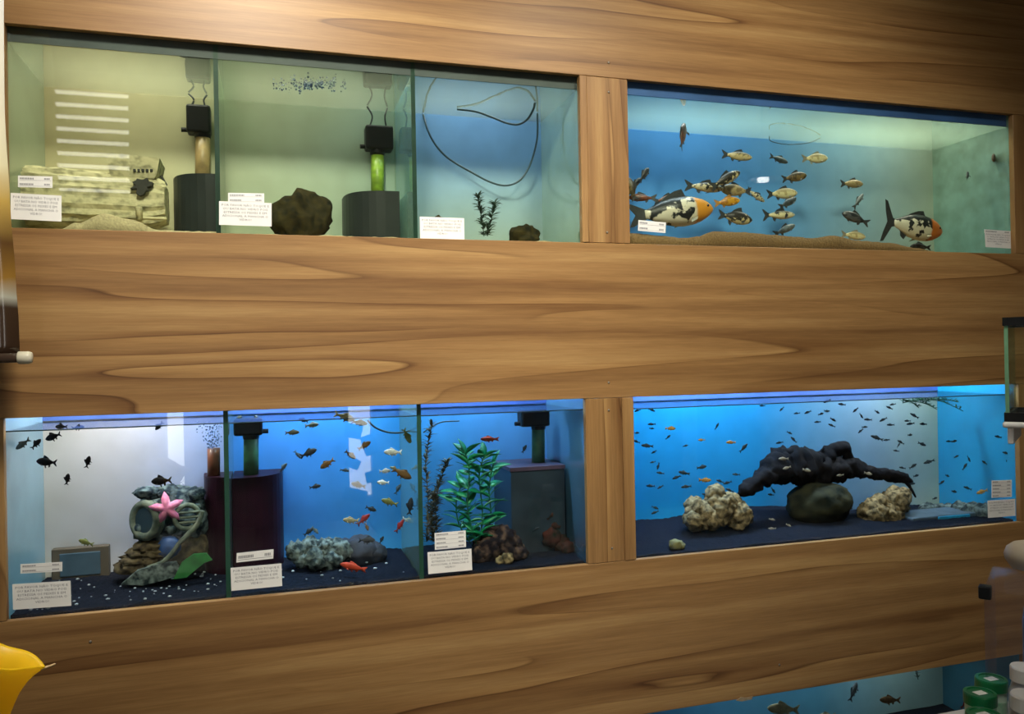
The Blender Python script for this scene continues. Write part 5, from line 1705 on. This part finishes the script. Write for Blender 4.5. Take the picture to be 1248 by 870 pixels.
def pot(px, py_top, depth, r_px, label):
    c = at_depth(px, py_top, depth)
    r_ = r_px * depth / F_PX
    h_ = c.z - CT
    t = thing('food_pot', (c.x, c.y, CT), label, 'pot', 'green lidded fish food pots')
    MB().lathe([(r_ * 0.86, 0), (r_ * 0.92, 0.004), (r_ * 0.92, h_ - 0.022), (r_ * 0.84, h_ - 0.018)], (c.x, c.y, CT), 28).build('jar', M_POT, t, True)
    MB().lathe([(r_ * 0.926, 0.02), (r_ * 0.93, 0.022), (r_ * 0.93, h_ - 0.04), (r_ * 0.926, h_ - 0.038)], (c.x, c.y, CT), 28).build('wrap_label', pbr('pot_wrap', (0.12, 0.42, 0.22), 0.4, 0.3, 40, color2=(0.55, 0.66, 0.55)), t, True)
    lid = MB().lathe([(r_, -0.020), (r_, -0.003), (r_ * 0.96, 0), (r_ * 0.80, 0.0), (r_ * 0.78, -0.002), (0.0005, -0.002)], (c.x, c.y, c.z), 32).build('lid', M_GLID, t)
    MB().rbox((c.x - r_ * 0.38, c.y - r_ * 0.28, c.z - 0.002), (c.x + r_ * 0.38, c.y + r_ * 0.28, c.z - 0.0012), 0.0003, 1).build('sticker', M_PAPER, lid)
    return t


pot(1208, 826, 1.58, 18, 'green lidded pot standing farthest back by the glass box')
pot(1194.5, 843, 1.46, 18.5, 'green lidded pot with a white sticker, middle one')
pot(1199, 869, 1.36, 20, 'green lidded pot nearest, cut off by the bottom of the picture')
for px, py, dep, rp_, lab in ((1250, 812, 1.50, 17, 'translucent bottle with a white screw cap, upper one at the right edge'), (1254, 846, 1.36, 20, 'white capped jar in front at the right edge')):
    c = at_depth(px, py, dep)
    r_ = rp_ * dep / F_PX
    t = thing('bottle', (c.x, c.y, CT), lab, 'bottle')
    h_ = c.z - CT
    MB().lathe([(r_ * 1.0, 0), (r_ * 1.1, 0.006), (r_ * 1.1, h_ - 0.05), (r_ * 0.85, h_ - 0.028), (r_ * 0.8, h_ - 0.01)], (c.x, c.y, CT), 26).build('bottle_body', pbr('milky_plastic', (0.36, 0.38, 0.42), 0.3, 0.1, 20), t, True)
    MB().lathe([(r_, -0.026), (r_, -0.003), (r_ * 0.94, 0), (0.0005, 0.0)], (c.x, c.y, c.z), 28).build('cap', M_WCAP, t)
# glass display cube with black corner clips, turned towards the aisle
def turned(name, anchor, turn, label, cat):
    """empty at a front left corner; local x runs right, y runs away from the aisle"""
    e = bpy.data.objects.new(name, None)
    COL.objects.link(e)
    e.matrix_world = Matrix.Translation(anchor) @ Matrix.Rotation(-R(turn), 4, 'Z')
    return tag(e, label, cat)


def put(mb, name, mat, parent, smooth=False):
    return obj(name, mb.mesh(name, mat, smooth), parent, local=True)


c = at_depth(1199, 722, 1.58)
CH = c.z + 0.004 - CT
cu = turned('glass_display_box', (c.x, c.y, CT), 52, 'clear glass display box with black corner clips at the lower right', 'display box')
M_CUBE = glass('display_glass', (0.94, 0.93, 0.96), 0.2, 1.5, (0.5, 0.5, 0.62), 0.03)
put(MB().box((0, 0, 0.001), (0.36, 0.004, CH)), 'front_pane', M_CUBE, cu)
put(MB().box((0, 0.005, 0.001), (0.004, 0.20, CH)), 'side_pane', M_CUBE, cu)
put(MB().box((0, 0, CH), (0.36, 0.20, CH + 0.004)), 'top_pane', M_CUBE, cu)
for x in (0, 0.36):
    for y in (0,):
        put(MB().rbox((x - 0.009, y - 0.009, CH - 0.016), (x + 0.013, y + 0.013, CH + 0.010), 0.003), 'corner_clip', M_BLACK, cu)
c = at_depth(1266, 728, 1.66)
bb = thing('blue_bottle', (c.x, c.y, CT), 'blue bottle with a dark cap inside the glass display box', 'bottle')
h_ = c.z - CT
MB().lathe([(0.028, 0.004), (0.030, 0.01), (0.030, h_ - 0.05), (0.026, h_ - 0.02)], (c.x, c.y, CT), 24).build('bottle_body', pbr('blue_plastic', (0.03, 0.16, 0.42), 0.3, 0.1, 20), bb, True)
MB().lathe([(0.022, -0.025), (0.022, 0), (0.0005, 0.001)], (c.x, c.y, c.z), 20).build('cap', M_BLACK, bb)
c = at_depth(1252, 682, 1.70)
pz = CT + CH + 0.0045
MB().lathe([(0.012, 0.0), (0.030, 0.006), (0.041, 0.022), (0.043, 0.034), (0.038, 0.048), (0.026, 0.058), (0.010, 0.063), (0.0005, 0.064)], (c.x, c.y, pz), 30).build('round_stone_lid', pbr('cream_ceramic', (0.38, 0.33, 0.25), 0.5, 0.08, 20), None, True, None, 'cream rounded ceramic lid on top of the glass display box', 'lid')

# small framed tank on a white shelf
a0 = at_depth(1226, 514, 1.74)
zs, tz = a0.z, at_depth(1226, 388, 1.74).z
hz = tz - zs
rk = turned('shelf_rack', (a0.x, a0.y, CT), 53, 'white shelf rack standing on the pale counter', 'shelf')
zl = zs - CT
put(MB().rbox((-0.006, -0.012, zl - 0.012), (0.50, 0.22, zl), 0.004), 'shelf', M_WCAP, rk)
put(MB().rbox((0.002, 0.0, zl - 0.048), (0.014, 0.20, zl - 0.012), 0.003), 'light_streak_piece', M_WCAP, rk)  # white piece drawn for the light streak under the shelf
for x in (0.20, 0.46):
    put(MB().rbox((x, 0.17, 0.0005), (x + 0.03, 0.20, zl - 0.012), 0.003), 'upright', M_WCAP, rk)
st_ = turned('small_tank', (a0.x, a0.y, zs), 53, 'small empty glass tank with black rims on the white shelf', 'aquarium')
M_GEDGE = glass('small_tank_glass', (0.80, 0.92, 0.84), 0.8, 1.5, (0.40, 0.55, 0.42), 0.08)
put(MB().box((0, 0, 0.001), (0.36, 0.005, hz)), 'front_pane', M_GLASS, st_)
put(MB().box((0, 0.195, 0.001), (0.36, 0.20, hz)), 'back_pane', M_GLASS, st_)
put(MB().box((0, 0.0055, 0.001), (0.005, 0.1945, hz)), 'side_pane', M_GEDGE, st_)
put(MB().box((0.355, 0.0055, 0.001), (0.36, 0.1945, hz)), 'side_pane', M_GEDGE, st_)
put(MB().box((-0.0005, -0.0005, 0.02), (0.007, 0.004, hz - 0.01)), 'corner_seam', pbr('seam_green', (0.16, 0.34, 0.20), 0.2, 0.15, 20), st_)
for z0_, z1_ in ((0.0005, 0.020), (hz - 0.016, hz + 0.002)):
    put(MB().box((-0.003, -0.003, z0_), (0.363, 0.008, z1_)).box((-0.003, 0.192, z0_), (0.363, 0.203, z1_)).box((-0.003, 0.008, z0_), (0.008, 0.192, z1_)).box((0.352, 0.008, z0_), (0.363, 0.192, z1_)), 'rim', M_BLACK, st_)
